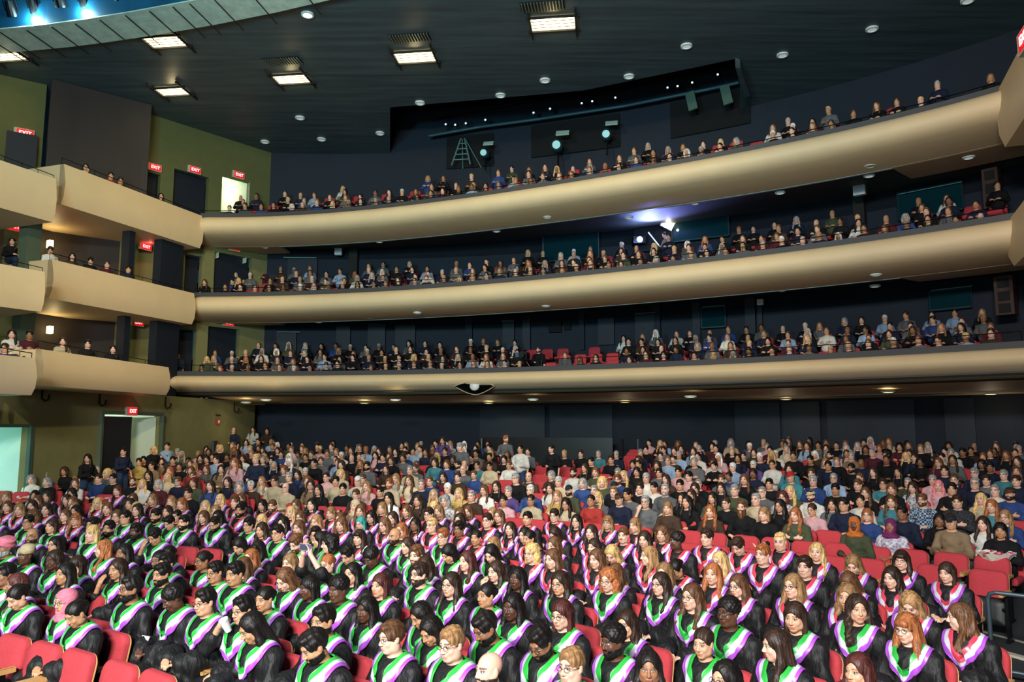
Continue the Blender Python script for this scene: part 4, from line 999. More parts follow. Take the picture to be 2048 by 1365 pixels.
# =====================  WHO SITS WHERE  =====================
# x y (in the named crop of the photograph)  hair(style+colour)  skin  hood-or-top colour  flags
CROP={'A':(0,1060,3.938),'B':(480,1060,3.938),'C':(960,1060,3.938),'D':(1440,1000,3.368),'E':(0,780,2.926),'F':(700,780,2.926),'G':(1350,780,2.934)}
GRADS='''
A 35 150 Tp 3 G m
A 245 60 Nk 2 G gm
A 465 90 Lk 1 G g
A 690 60 My 0 G x
A 820 150 Wg 0 G L
A 200 190 Ut 4 G
A 430 230 Wd 4 G g
A 620 280 Bd 1 G g
A 745 310 Lk 2 G
A 930 300 Wd 2 G h
A 1070 180 Lk 3 G
A 1060 25 Sk 4 G m
A 1225 180 Pk 3 G
A 1235 60 Sk 2 G hd
A 1230 280 Sk 2 G m
A 1425 230 Pk 3 G g
A 1430 335 Sk 2 G m
A 1600 230 Pk 3 G g
A 1650 340 Sk 2 G gs
A 1820 230 Lg 0 G
A 1900 100 Bk 1 G d
A 1900 370 Sk 2 G
A 2035 240 Lb 1 G
A 40 370 Sk 3 G
A 130 430 Wr 3 G L
A 310 500 Pk 1 G d
A 530 520 Hp 1 G g
A 760 560 Pk 2 G d
A 960 530 Sk 3 G gm
A 1330 530 Ak 4 G d
A 1590 560 Sk 1 G g
A 1870 640 Sk 1 G gu
B 260 150 Fk 1 G g
B 180 240 Ll 0 G
B 450 140 Sb 0 G dm
B 670 150 Ck 0 G xL
B 690 270 Pg 0 G q
B 870 180 Sk 1 G d
B 950 60 Fd 0 R
B 1050 60 Nk 2 G m
B 770 60 Lk 1 G L
B 540 40 Sk 1 G gh
B 380 40 Sk 1 G g
B 1070 210 Ak 4 G d
B 1290 230 Sb 0 G m
B 1350 100 Ld 0 G
B 1580 80 Sg 0 G g
B 1690 180 Bk 1 G d
B 1530 270 Wd 3 G
B 1750 270 Lr 0 G
B 1860 60 Pk 2 R
B 1970 300 Wd 0 G h
B 2010 170 Lk 0 G d
B 250 380 Lb 0 G d
B 880 340 Lk 1 G
B 1130 430 Mr 1 G
B 1380 380 Sd 0 G gm
B 1680 450 Ld 0 G g
B 1930 510 Pk 2 G
B 270 510 Pk 2 G
B 520 480 Bk 4 G
B 760 510 Ak 4 G
B 1050 580 Lk 4 G
B 1370 640 Lk 2 G d
B 1640 740 Lk 2 G d
B 220 750 Lk 2 G d
B 560 760 Sk 2 G m
B 890 900 Sk 2 G dm
B 1160 880 Sb 0 G g
B 1610 940 Sl 0 G g
B 1960 800 Sk 3 G dm
B 1990 1060 Nk 0 G m
C 640 1080 Sl 0 G g
C 400 850 Sk 3 G gmd
C 310 610 Lk 4 G
C 660 670 Mr 0 G g
C 880 880 Ak 4 G m
C 1060 690 Wd 1 G
C 1320 1040 Lk 3 G a
C 1850 850 Pd 1 G
C 1830 1130 Lk 1 G g
C 1670 550 Wb 0 G g
C 1310 400 Wd 0 G g
C 970 400 Cg 0 G g
C 690 400 Wd 1 G g
C 360 370 Lk 4 G
C 390 190 Cy 0 R g
C 590 230 Lb 0 R
C 170 90 Wl 0 R
C 380 90 Pk 2 R
C 440 20 Lk 0 R
C 590 110 Lb 0 R
C 620 15 Ld 0 R d
C 820 120 Md 0 R
C 810 20 Wd 0 R
C 880 230 Wb 0 R
C 1090 40 Sb 0 R s
C 1120 190 Ly 0 R d
C 1270 210 Ll 0 R L
C 1170 330 Lb 0 R h
C 1300 80 Ld 0 R
C 1430 30 Cb 0 R
C 1540 110 Ak 4 R L
C 1790 90 Sd 0 R
C 1890 240 Ly 0 R
C 1440 350 Ll 0 R
C 1550 270 Pk 2 R gd
C 1740 350 Lg 0 R
C 2010 690 Ak 4 G g
D 140 310 Sd 0 R d
D 290 400 Sg 0 R
D 400 310 Ry 0 R s
D 570 470 Sd 0 R
D 650 350 Wy 0 R
D 190 560 Lb 0 R g
D 490 600 Ll 0 R g
D 900 410 Ll 0 R d
D 880 530 Lb 0 R d
D 1220 410 Fd 0 R g
D 1160 510 Wd 0 R
D 850 650 Wl 1 R
D 1190 680 Ll 0 R d
D 1530 470 Md 0 R
D 460 800 Md 1 G
D 950 760 Wd 1 G R
D 1220 840 Fg 0 G g
D 1610 770 Wb 0 R L
D 310 960 Ld 0 G L
D 930 1120 Wr 1 G
E 60 620 Wl 0 R
E 175 610 Lk 1 R
E 295 615 Ld 0 R
E 240 650 Lb 0 R
E 360 640 Ld 0 R
E 400 600 Ck 1 R
E 55 670 Lb 0 R
E 180 685 Ld 0 R h
E 455 650 Wb 0 R
E 530 650 Wy 0 R
E 300 700 Wd 0 R
E 685 595 Br 0 R
E 775 625 Lb 0 R
E 790 665 Wd 1 R
E 880 650 Ll 0 R
E 975 650 Wl 0 R
E 1085 680 Lg 0 R
E 1165 680 Wy 0 R
E 1260 690 Wl 0 R
E 1290 635 Ly 0 R
E 1375 670 Sb 0 R
E 1405 640 Lb 0 R
E 1480 690 Sk 1 R g
E 1520 665 Lk 1 R
E 1590 680 Sb 0 R m
E 1670 670 Lb 0 R g
E 1710 705 Wy 0 R
E 1815 680 Lk 0 R
E 1815 725 Lb 0 R g
E 1910 720 Bl 0 R
E 1880 785 Ll 0 R
E 1945 785 Wb 0 R
E 2030 730 Lb 0 R g
E 50 750 Sb 0 G
E 160 780 Sk 2 G g
E 210 740 Cb 0 R
E 325 730 Wb 0 R
E 300 800 Bd 1 G
E 440 745 Fg 0 R g
E 620 700 Lb 0 R
E 560 775 Pd 0 R
E 680 740 Lb 0 R g
E 740 690 Ly 0 R
E 735 755 Sk 1 G g
E 840 710 Wd 0 R
E 905 755 Sk 2 G m
E 540 800 Sk 2 G
E 640 830 Sk 2 G m
E 1000 770 Sk 1 G d
E 965 700 Ld 1 R
E 1060 730 Pk 1 R
E 1165 790 Sk 1 G m
E 1270 790 Rk 2 G md
E 1410 790 Sk 1 G g
E 1370 730 Sk 2 R m
E 1270 740 Lk 1 R
E 1200 735 Lb 0 R
E 1530 750 Ly 0 R g
E 1540 810 Wd 1 R
E 1630 790 Lk 0 R
E 1760 800 Lb 0 R
E 115 700 Ll 0 R
E 400 690 Ll 0 R
E 485 710 Lk 1 R
F 15 720 Lb 0 R
F 130 740 Lk 0 R g
F 70 770 Mt 0 R g
F 205 690 Ll 0 R
F 215 785 Lb 0 R g
F 255 760 Ld 0 R
F 320 690 Lb 0 R
F 320 820 Wg 0 R
F 380 760 Lk 3 R g
F 435 690 Wy 0 R
F 475 810 Ry 0 R g
F 505 745 Sd 0 R g
F 540 700 Ll 0 R
F 620 820 Sk 3 R
F 635 760 Ld 0 R g
F 670 710 Lb 0 R
F 780 715 Ll 0 R
F 795 780 Sd 0 R g
F 880 740 Lb 0 R hg
F 930 800 Ld 0 R
F 1045 750 Sk 1 R x
F 1170 740 Sd 0 R g
F 1345 760 Lk 0 R g
F 1490 770 Fl 0 R g
F 1650 790 Ml 0 R
F 565 740 Lb 0 R
'''
AUD='''
E 75 475 Nw 0 g
E 85 515 Re 0 k
E 180 520 Ce 0 w
E 215 455 Sb 0 c
E 230 480 Sd 0 n
E 285 460 Sk 1 k
E 275 530 Ce 0 k
E 330 490 Re 0 v
E 380 435 Nb 0 g
E 380 485 Cd 2 k
E 415 470 Sb 1 t
E 450 480 Sl 0 w
E 465 530 Lb 0 w
E 545 480 Re 0 c
E 550 525 Sd 0 b
E 625 500 Cy 0 g
E 665 530 Sk 0 k g
E 720 435 Sk 2 t
E 770 530 Rb 0 k m
E 830 545 Ly 0 w
E 890 500 Lk 1 k
E 925 550 Ce 0 m
E 955 500 Ly 0 c
E 1040 530 Sb 0 n g
E 1045 475 Lg 0 q
E 1130 545 Br 1 o
E 1100 610 Sd 1 k
E 1130 490 Sb 0 s g
E 1230 570 Ld 0 b
E 1330 535 Ld 0 n
E 1345 500 Bd 1 y
E 1400 570 Ce 0 r
E 1440 510 Re 0 b
E 1480 550 Sw 0 s
E 1530 520 Wl 0 w
E 1590 545 Sd 1 c g
E 1660 475 Cb 0 g
E 1690 520 Se 0 n
E 1700 570 Nk 0 c g
E 1785 565 Ld 0 t g
E 1785 470 Sw 0 r
E 1815 530 Cb 0 k
E 1890 520 Rd 0 p
E 1890 590 Lk 1 k
E 1985 590 Sk 1 k
E 1990 500 Cy 0 c
E 1975 545 Sk 1 c
E 700 420 Sd 1 k
E 560 410 Sk 2 k g
E 655 400 Tr 3 k m
E 790 430 Sd 1 y
E 840 420 Sk 1 k
E 885 445 Sd 1 t
E 935 415 Ld 0 t
E 960 370 Sd 0 k
E 1030 370 Se 0 s
E 1020 420 Sk 1 m
E 1100 410 Sk 3 k
E 1100 470 Lb 0 r
E 1160 400 Lk 1 k
E 1210 410 Bk 1 m
E 1280 420 Sd 0 l
E 1250 460 Nb 0 k
E 1290 470 Ld 0 t
E 1215 460 Lb 0 g
E 1340 420 Sb 0 g
E 1420 400 Cd 0 w
E 1590 420 Sk 0 k
E 1550 370 Sd 1 t
E 1600 300 Sd 0 l
E 1840 400 Ke 0 o
E 1835 440 Sk 1 k
E 1890 420 Sb 0 g
E 1960 420 Sb 0 l
E 1740 490 Ld 0 b
F 40 600 Sb 0 s
F 30 545 Kw 0 w
F 75 510 Sb 0 t
F 115 560 Wl 0 p
F 160 590 Sk 1 k
F 210 560 Sg 0 c m
F 225 630 Lk 1 w
F 270 530 Ll 0 w
F 355 540 Wb 0 c
F 415 560 Re 0 n
F 95 690 Hc 0 t
F 395 655 Ld 1 s
F 455 530 Rb 0 b
F 525 600 Wy 0 k g
F 570 570 Sw 0 w
F 555 640 Ce 0 k
F 545 500 Ld 0 m
F 630 510 Pd 0 s
F 640 595 Wy 0 y
F 635 430 Sd 0 g m
F 660 470 Nb 0 g
F 725 490 Pb 0 b
F 740 430 Sd 1 q g
F 755 590 Lb 0 w
F 710 620 Re 0 s
F 825 440 Sk 1 c g
F 855 560 Ld 0 k g
F 920 440 Sb 1 w
F 910 590 Se 0 v
F 970 530 Se 0 k g
F 940 640 Pk 2 p
F 1045 510 Nb 0 s
F 1015 640 Pk 2 c g
F 1055 600 Sw 0 b
F 1190 570 Ld 0 w
F 1210 610 Ll 0 y
F 1225 490 Ce 0 s
F 1240 540 Sw 0 c
F 1290 660 Lk 1 c g
F 1320 490 Sd 0 w m
F 1315 580 Kn 0 o m
F 1375 460 Ld 1 k
F 1355 540 Ce 0 b
F 1410 490 Bb 0 o
F 1410 580 Re 0 b
F 1410 650 Pk 2 r g
F 1470 550 Cy 0 o
F 1450 620 Wy 0 g
F 1440 420 Sk 1 k
F 1530 490 Se 0 g g
F 1505 570 Kn 0 n
F 1575 530 Sb 0 b gm
F 1540 600 Rl 0 k
F 1570 650 Kb 0 n
F 1610 520 Wy 0 k
F 1620 620 Sk 2 g
F 1655 430 Bk 1 v
F 1690 480 Bk 1 k
F 1695 590 Sd 0 k
F 1710 660 Se 0 g gh
F 1715 520 Se 0 w
F 1795 480 Sk 1 g
F 1805 560 Sk 1 w
F 1860 510 Wd 0 s
F 1860 420 Rl 0 l
F 1885 600 Re 0 g m
F 1855 680 Ml 0 s
F 1910 560 Sk 1 k
F 1945 500 Sk 0 p
F 1965 650 Lk 1 k
F 1985 600 Ld 1 k
F 590 350 Re 0 g
F 555 370 Sd 1 k
F 320 390 Sd 0 b
F 240 420 Cd 1 k
F 180 455 Ld 0 s
F 130 455 Sk 1 g m
F 75 410 Se 0 g
F 400 430 Bb 0 s
F 380 460 Sb 0 g
F 350 480 Re 0 c
F 480 430 Cd 0 q
F 1360 370 Sd 0 k
F 1455 370 Re 0 q
F 1545 370 Se 0 n g
F 1500 420 Sd 1 k
F 1690 400 Cd 0 k g
F 1750 350 Sk 0 k
F 1850 350 Sd 0 g
F 1935 350 Ld 0 k
F 2010 350 Se 0 k g
G 65 640 Lk 1 k
G 85 600 Bd 0 k g
G 205 630 Lk 1 o
G 220 700 Wg 0 s
G 375 700 Rb 0 k M
G 465 660 Re 0 c
G 375 600 Se 0 o
G 525 735 Bl 0 k
G 490 600 Re 0 g g
G 330 655 Pd 0 k g
G 545 550 Sk 1 k
G 635 620 Cr 0 m g
G 640 680 Lk 1 k g
G 670 600 Wy 0 o
G 705 730 Wg 0 o
G 790 620 Kt 0 w m
G 800 690 Pd 1 p g
G 810 545 Se 0 b
G 930 520 Re 0 l g
G 945 590 Sk 2 k
G 920 660 Lk 1 g
G 965 695 Sk 1 n g
G 1055 790 Ho 4 o
G 1100 650 Pk 1 w
G 1140 720 Bg 0 b g
G 1075 565 Sb 0 k
G 1110 600 Lb 0 k
G 1220 555 Sd 1 q g
G 1270 580 Bb 0 k
G 1285 650 Wb 0 q
G 1260 790 Hv 3 v
G 1330 730 Sk 3 n g
G 1420 650 Sb 0 l mg
G 1395 570 Ld 0 k
G 1545 560 Wp 0 p
G 1530 750 Bk 3 k
G 1625 600 Sk 1 k
G 1660 670 Sd 0 k
G 1670 550 Pb 0 n g
G 1675 780 Kn 1 t
G 1725 560 Se 0 n g
G 1735 780 Ld 0 w
G 1795 630 Wy 0 c
G 1855 690 Lg 0 q
G 1890 600 Se 0 w
G 1905 820 Mk 2 k
G 1940 740 Wl 0 b g
G 1955 620 Kb 1 b m
G 1930 500 Se 0 q
G 2000 540 Sd 0 n
G 1830 535 Sd 0 g
G 1165 480 Ld 0 k
G 1085 510 Pb 0 k
G 1030 460 Sk 2 k m
G 905 460 Sk 2 n
G 925 390 Sk 0 l m
G 800 500 Sb 0 k
G 680 520 Kr 1 q
G 700 380 Se 0 g
G 670 460 Ld 0 q
G 570 440 Pd 1 w g
G 460 430 Sw 0 v
G 435 500 Bk 3 n
G 400 540 Lb 0 k
G 340 450 Sw 0 l
G 340 500 Pk 3 b
G 285 530 Sb 0 g
G 255 560 Ld 0 k
G 230 440 Pk 0 k
G 145 550 Re 0 k
G 40 500 Sk 1 p
G 400 380 Sd 0 k
G 590 370 Kw 0 w
G 795 410 Sk 2 k
G 1020 390 Se 0 t
G 1165 380 Re 0 m
G 1240 390 Sd 0 k g
G 1355 390 Ly 0 k
G 1400 400 Sd 0 n
G 1450 420 Ck 3 k
G 1535 430 Lb 0 m g
G 1620 380 Se 0 w
G 1690 370 Sk 3 k
G 1580 480 Sd 0 n
G 1510 520 Se 0 p
G 1365 530 Re 0 o
G 1310 480 Wk 1 k
G 1760 500 Se 0 n g
G 1860 460 Sk 3 n
G 1990 470 Lb 0 n
G 1800 430 Ck 3 k
'''
def parse(T):
    r=[]
    for ln in T.strip().split('\n'):
        q=ln.split(); cx,cy,s=CROP[q[0]]; r.append(dict(x=cx+float(q[1])/s,y=cy+float(q[2])/s,st=q[3][0],hc=q[3][1],sk=int(q[4]),c=q[5],fl=q[6] if len(q)>6 else ''))
    return r
SKIN=['#e3b49c','#d6a282','#bb8a66','#946648','#5c3a2a']
WEARC={'p':'#d8788c','k':'#15110f','t':'#b7a884','w':'#d0cfca','n':'#24262c','b':'#4a3526','r':'#b3262a','e':'#77797c','o':'#b8672e','v':'#6c2856','c':'#cdbb98'}
HAIRC={'k':'#15110f','d':'#2e1f17','b':'#5a3c26','l':'#8a6844','y':'#c2a068','g':'#8f5530','r':'#4a2420','e':'#8d8d8c','w':'#d0cfca','p':'#e27f86','t':'#2d8f8a','o':'#c87a3a','v':'#7a2f62','c':'#cdbb98','n':'#1e2a3e'}
HNAME={'k':'black','d':'dark brown','b':'brown','l':'light brown','y':'blonde','g':'ginger','r':'dark red','e':'grey','w':'white','p':'pink','t':'teal','o':'orange','v':'plum','c':'cream','n':'navy'}
TOPC={'k':'#141518','n':'#1b2236','b':'#2c4377','w':'#cfcfc8','c':'#b9ab8e','g':'#5a5d60','p':'#c49aa0','r':'#a03530','m':'#4a1f28','o':'#434a36','t':'#857057','v':'#54427a','y':'#b09a58','q':'#43808a','l':'#8aa3c0','s':'#3f3027'}
TNAME={'k':'black','n':'navy','b':'blue','w':'white','c':'cream','g':'grey','p':'pink','r':'red','m':'maroon','o':'olive','t':'tan','v':'purple','y':'mustard','q':'teal','l':'pale blue','s':'brown'}
STN={'L':'long','W':'long wavy','C':'curly','S':'short','B':'bobbed','P':'tied-back','N':'bald','A':'short tight','F':'fringed','M':'shoulder-length','R':'cropped'}
STYLE={'L':'long','W':'wavy','C':'curly','S':'short','B':'bob','P':'pulled','A':'afro','F':'bangs','M':'mid','R':'recede'}
def femp(d):
    f=d['st'] in 'LWCBPFMHU' or (d['st']=='U' and False)
    return (not f) if 'x' in d['fl'] else f
_bm={};_gm={};_hm={};_hw={}
def QB(fem,yaw,pitch,roll,pose,wide,res=1.0,stand=False):
    k=(fem,yaw,pitch,roll,pose,wide,res,stand)
    if k not in _bm: _bm[k]=body_mesh('body',fem,yaw,pitch,roll,pose,wide,res,stand)
    return _bm[k]
def QG(pose,shape,seed,kind,hood=None,res=.0145):
    k=(pose,shape,seed,kind,res)
    if k not in _gm: _gm[k]=list(gown_mesh('gown' if kind=='gown' else 'top',pose,shape,seed,kind,res))+[{}]
    e=_gm[k]
    if hood and hood not in e[3]: e[3][hood]=hood_mesh('hood',e[1],e[2],S_GREEN if hood=='G' else S_RED)
    return e[0],(e[3].get(hood) if hood else None)
def QH(style,seed):
    k=(style,seed)
    if k not in _hm: _hm[k]=hair_mesh('hair',style,seed)
    return _hm[k]
def QW(kind):
    if kind not in _hw: _hw[kind]={'beard':lambda:beard_mesh('beard'),'glasses':glasses_mesh,'long_beard':lambda:beard_mesh('beard')}.get(kind,lambda:headwear_mesh(kind,kind))()
    return _hw[kind]
def heading(dx,dy): return math.atan2(dx,-dy)
def qz(v,s): return min(s,key=lambda a:abs(a-v))
def vary(h,amt=.12):
    c=lin(h); f=1+random.uniform(-amt,amt); return tuple(min(1,k*f) for k in c)
def make_person(d,P,label,cat,group,grad,k,stand=False,look=None,detail=True,rzv=None):
    body_dir=heading(-22-P.x,-17-P.y)*.55+heading(STAGE[0]-P.x,STAGE[1]-P.y)*.45
    if rzv is not None: body_dir=rzv
    want=heading(STAGE[0]-P.x,STAGE[1]-P.y)+random.uniform(-.14,.14)
    if 'L' in d['fl']: want-=.75
    if 'R' in d['fl']: want+=.75
    if 'a' in d['fl']: want=heading(-P.x,-P.y)
    if look is not None: want=look
    yaw=qz(want-body_dir,(-1.0,-.65,-.35,-.12,.12,.35,.65,1.0)); pitch=.48 if 'd' in d['fl'] else random.choice((0,.10))
    pose='face' if 'h' in d['fl'] else 'phone' if 'q' in d['fl'] else 'cup' if 'u' in d['fl'] else ('lap' if grad else ('cross' if k%5==0 and not stand else 'lap'))
    fem=femp(d); wide=1.0 if k%3 else 1.06
    bm,M=QB(fem,yaw,pitch,0,pose,wide,(1.0 if P.y<10.5 else 1.5) if grad else 1.5,stand)
    t=thing('person',label,cat,P,body_dir,group)
    sc=random.uniform(.97,1.03) if not fem else random.uniform(.94,1.0); t.scale=(sc,sc,sc)
    link_obj('body',bm,t,color=vary(SKIN[d['sk']],.08))
    if grad:
        gm,hm=QG(pose,(1.04,1.14)[k%2] if not fem else (1.0 if k%2 else 1.06),k%3,'gown',d['c'],.0145 if P.y<10.5 else .0195)
        link_obj('gown',gm,t); link_obj('hood',hm,t)['label']='academic hood with purple, silver and %s satin bands'%('green' if d['c']=='G' else 'red')
        if d['c'] and (k%3==1): pass
    else:
        gm,_=QG(pose,1.0 if not fem else .95,k%2,'top' if k%3 else 'coat',None,.018)
        z=.42 if stand else 0
        o=link_obj('top',gm,t,loc=(0,0,z),color=vary(TOPC[d['c']],.15))
        pat=d.get('pat')
        if pat: o.material_slots[0].link='OBJECT'; o.material_slots[0].material=pat
        if stand: link_obj('trousers',TROUSERS,t,color=lin('#15181f' if k%2 else '#2c3e58'))
        if not stand: link_obj('trousers',TRSEAT,t,color=lin(('#15181f','#22324a','#3a3a3c')[k%3]))
    if d['st']=='N': pass
    elif d['st'] in 'HTKU':
        kind={'H':'hijab','T':'turban','K':'cap','U':'gele'}[d['st']]
        h=link_obj({'hijab':'headscarf','turban':'turban','cap':'baseball_cap','gele':'head_wrap'}[kind],QW(kind),t,color=lin(WEARC[d['hc']])); h.matrix_local=M
        if kind=='cap': h=link_obj('hair',QH('recede',0),t,color=lin(HAIRC['d'])); h.matrix_local=M
    else:
        sty=STYLE[d['st']]
        if sty=='short' and d['hc'] in 'ew' : sty='short' if k%2 else 'recede'
        h=link_obj('hair',QH(sty,k%3),t,color=vary(HAIRC[d['hc']],.2)); h.matrix_local=M
    if 'm' in d['fl'] or 's' in d['fl'] or 'M' in d['fl']:
        h=link_obj('moustache' if 's' in d['fl'] else 'beard',QW('beard') if 's' not in d['fl'] else MOUST,t,color=lin(HAIRC[d['hc'] if d['st'] not in 'NTK' else ('d' if 'T'!=d['st'] else 'e')])); h.matrix_local=M
        if 'M' in d['fl']: h.matrix_local=M@Matrix.Translation((0,.0,.06))@Matrix.Diagonal((1.05,1.05,2.2,1))
    if 'g' in d['fl']: h=link_obj('glasses',QW('glasses'),t); h.matrix_local=M
    d['obj']=t; d['P']=P; d['M']=M
    return t
# trousers for standing people, moustache
g=Grid(axis([(-.3,.3,.016)]),axis([(-.3,.3,.016)]),axis([(.0,1.12,.02)]))
g.ell((0,.03,1.0),(.165,.125,.13),.05)
for s in (-1,1): g.cap((s*.085,.03,.95),(s*.10,.01,.52),.098,.078,.04); g.cap((s*.10,.01,.52),(s*.10,.04,.07),.078,.062,.02)
V,F=g.mesh(); TROUSERS=np_mesh('trousers',V,F,[M_CLOTH])
g=Grid(axis([(-.3,.3,.018)]),axis([(-.56,.26,.018)]),axis([(.04,.80,.018)]))
g.ell((0,.03,.57),(.182,.14,.13),.05)
for s in (-1,1): g.cap((s*.09,.02,.54),(s*.13,-.42,.55),.098,.078,.04); g.cap((s*.13,-.42,.53),(s*.13,-.42,.10),.074,.058,.02)
V,F=g.mesh(); TRSEAT=np_mesh('trousers',V,F,[M_CLOTH])
g=Grid(axis([(-.05,.05,.004)]),axis([(-.13,-.05,.004)]),axis([(-.08,-.02,.004)]))
for s in (-1,1): g.cap((0,-.092,-.042),(s*.026,-.080,-.052),.008,.005,.004)
V,F=g.mesh(); MOUST=np_mesh('moustache',V,F,[M_HAIR])

GR=parse(GRADS); AU=parse(AUD)
HSEAT=1.165
for d in GR+AU: p=seat_at(d['x'],d['y'],HSEAT); d['P']=p
# nudge neighbours apart so that nobody shares a seat
allp=GR+AU
XY=np.array([[d['P'].x,d['P'].y] for d in allp])
for it in range(60):
    D=XY[:,None]-XY[None]; R_=np.sqrt((D**2).sum(-1))+1e-6; np.fill_diagonal(R_,9)
    W=np.clip(.56-R_,0,None); mv=(D/R_[...,None]*W[...,None]*.25).sum(1); XY+=np.clip(mv,-.08,.08)
for d,(X,Y) in zip(allp,XY): d['P']=Vector((X,Y,floor_z(X,Y)))
# ---- labels -------------------------------------------------------------
def base_desc(d,grad):
    fl=d['fl']; st=d['st']; hc=HNAME[d['hc']]
    who='graduate' if grad else 'spectator'
    if st=='N': h='bald '+who; tail=''
    elif st=='H': h=who; tail='in %s headscarf'%hc
    elif st=='T': h=who; tail='in %s turban'%('red' if d['hc']=='r' else 'coral')
    elif st=='U': h=who; tail='in tan head wrap'
    elif st=='K': h=who; tail='in %s baseball cap'%{'w':'white','t':'tan','n':'dark','b':'brown','r':'red','e':'grey'}[d['hc']]
    else: h=who; tail='with %s %s hair'%(STN[st],hc)
    ex=[]
    if 'g' in fl: ex.append('glasses')
    if 'm' in fl or 'M' in fl: ex.append('beard' if 'M' not in fl else 'long beard')
    if 's' in fl: ex.append('moustache')
    s=h+(' '+tail if tail else '')
    if not grad: s=s.replace('spectator','spectator in %s top,'%TNAME[d['c']],1) if tail else s+' in %s top'%TNAME[d['c']]
    if ex: s+=(' and ' if 'with' in s else ' with ')+' and '.join(ex)
    if 'q' in fl: s='graduate holding up a purple phone, ginger hair tied back'
    if 'u' in fl: s='graduate drinking from a white paper cup, wearing glasses'
    return s.replace(',  ',', ')
def act(d):
    if 'h' in d['fl']: return 'hand at face'
    if 'd' in d['fl']: return 'head bowed'
    return ''
ORD=['','second','third','fourth','fifth','sixth','seventh','eighth','ninth','tenth','eleventh','twelfth','thirteenth','fourteenth','fifteenth','sixteenth','seventeenth','eighteenth','nineteenth','twentieth']
def label_all(L,grad):
    for d in L:
        u,v=proj(d['P']+Vector((0,0,HSEAT))); d['u'],d['v']=u,v; d['b']=base_desc(d,grad)
        if act(d) and len((d['b']+' '+act(d)).split())<=11: d['b']+=', '+act(d)
    from collections import defaultdict
    G=defaultdict(list)
    for d in L: G[d['b']].append(d)
    for b,ds in G.items():
        if len(ds)==1: ds[0]['lab']=b; continue
        # split into near and far, then count from the left
        ds.sort(key=lambda q:q['u'])
        if len(ds)==2: ds[0]['lab']=b+', the left of two'; ds[1]['lab']=b+', the right of two'; continue
        for i,q in enumerate(ds):
            e='leftmost such' if i==0 else ('rightmost such' if i==len(ds)-1 else (ORD[i] if i<20 else 'number %d'%(i+1))+' such from left'); q['lab']=b+', '+e
label_all(GR,True)
for i,d in enumerate(GR): make_person(d,d['P'],d['lab'],'person','graduates in black gowns',True,i)
for i,d in enumerate(AU):
    r=random.Random(i*7+3).random(); d['pat']=M_PRINT if (r<.08 and femp(d)) else (M_CHECK if r<.05 else (M_STRIPE if .9<r<.95 else None))
NEAR=sorted(AU,key=lambda d:d['P'].y)[:66]; NEARID={id(d) for d in NEAR}
FARA=[d for d in AU if id(d) not in NEARID]
label_all(NEAR,False)
for i,d in enumerate(NEAR): make_person(d,d['P'],d['lab'],'person','spectators seated behind the graduates',False,i)
# things in hands
def at_head(d,off): return d['obj'].matrix_basis@(d['M']@Vector(off))
for d in GR:
    bm=Matrix.LocRotScale(d['P'],d['obj'].rotation_euler,d['obj'].scale)
    if 'q' in d['fl']:
        t=thing('phone','purple smartphone held up in both hands by the ginger graduate','phone',bm@Vector((0,-.37,1.44)),d['obj'].rotation_euler.z+.15)
        MB().box((0,0,0),(.155,.010,.078)).build('case',mat('phone_purple','#b48ae0',.35),t); m=MB(); m.box((.045,.007,.016),(.036,.004,.036)); m.build('camera_bump',M_BLACK,t)
        m=MB(); m.box((0,-.006,0),(.145,.002,.068)); m.build('screen',mat('phone_screen','#222222',.1,emit='#8090a0',estr=.4),t)
    if 'u' in d['fl']:
        t=thing('paper_cup','white paper cup with lid raised to the lips of a graduate','cup',bm@Vector((.03,-.19,1.09)),0)
        t.rotation_euler=(.5,0,d['obj'].rotation_euler.z)
        m=MB(); n=18
        for (r0,z0),(r1,z1) in zip([(.0,-.06),(.028,-.06),(.040,.05)],[(.028,-.06),(.040,.05),(.040,.05)]):
            for q in range(n):
                a=q*2*math.pi/n;c=(q+1)*2*math.pi/n; m.quad((r0*math.cos(a),r0*math.sin(a),z0),(r0*math.cos(c),r0*math.sin(c),z0),(r1*math.cos(c),r1*math.sin(c),z1),(r1*math.cos(a),r1*math.sin(a),z1))
        m.build('cup_body',mat('paper_white','#e4e8e8',.6),t,True); m=MB(); m.disc((0,0,.062),.042,.014,18); m.build('lid',M_WHITE,t)
# =====================  SEATS =====================
M_RED=mat('red_seat_fabric','#b63f46',.9,noise=.06,nscale=40,bump=.25,bscale=250,spec=.15)
M_WOOD=mat('armrest_wood','#c79a5e',.45,noise=.12,nscale=6,stretch=(1,8,1))
M_SHELL=mat('seat_shell','#0f1114',.5)
def rounded_slab(w,h,th,r,z0,y0,tilt,bulge=.0,n=6):
    out=[]
    for cx,cz,a0 in ((w/2-r,h-r,0),(-w/2+r,h-r,90),(-w/2+r*.5,r*.5,180),(w/2-r*.5,r*.5,270)):
        rr=r if a0<180 else r*.5
        for q in range(n+1):
            a=math.radians(a0+90*q/n); out.append((cx+rr*math.cos(a),cz+rr*math.sin(a)))
    V=[];F=[];k=len(out); cy=h/2
    def pt(x,z,y): return (x,y0+y+z*math.sin(tilt),z0+z*math.cos(tilt))
    rings=[(1.0,0),(1.0,-th*.6),(.97,-th*.9),(.90,-th-bulge*.4),(.5,-th-bulge)]
    for s,y in rings: V+=[pt(x*s,cy+(z-cy)*s,y) for x,z in out]
    F.append(tuple(range(k)))
    for a in range(len(rings)-1): F+=[(a*k+i,(a+1)*k+i,(a+1)*k+(i+1)%k,a*k+(i+1)%k) for i in range(k)]
    F.append(tuple((len(rings)-1)*k+i for i in range(k))[::-1]); return V,F
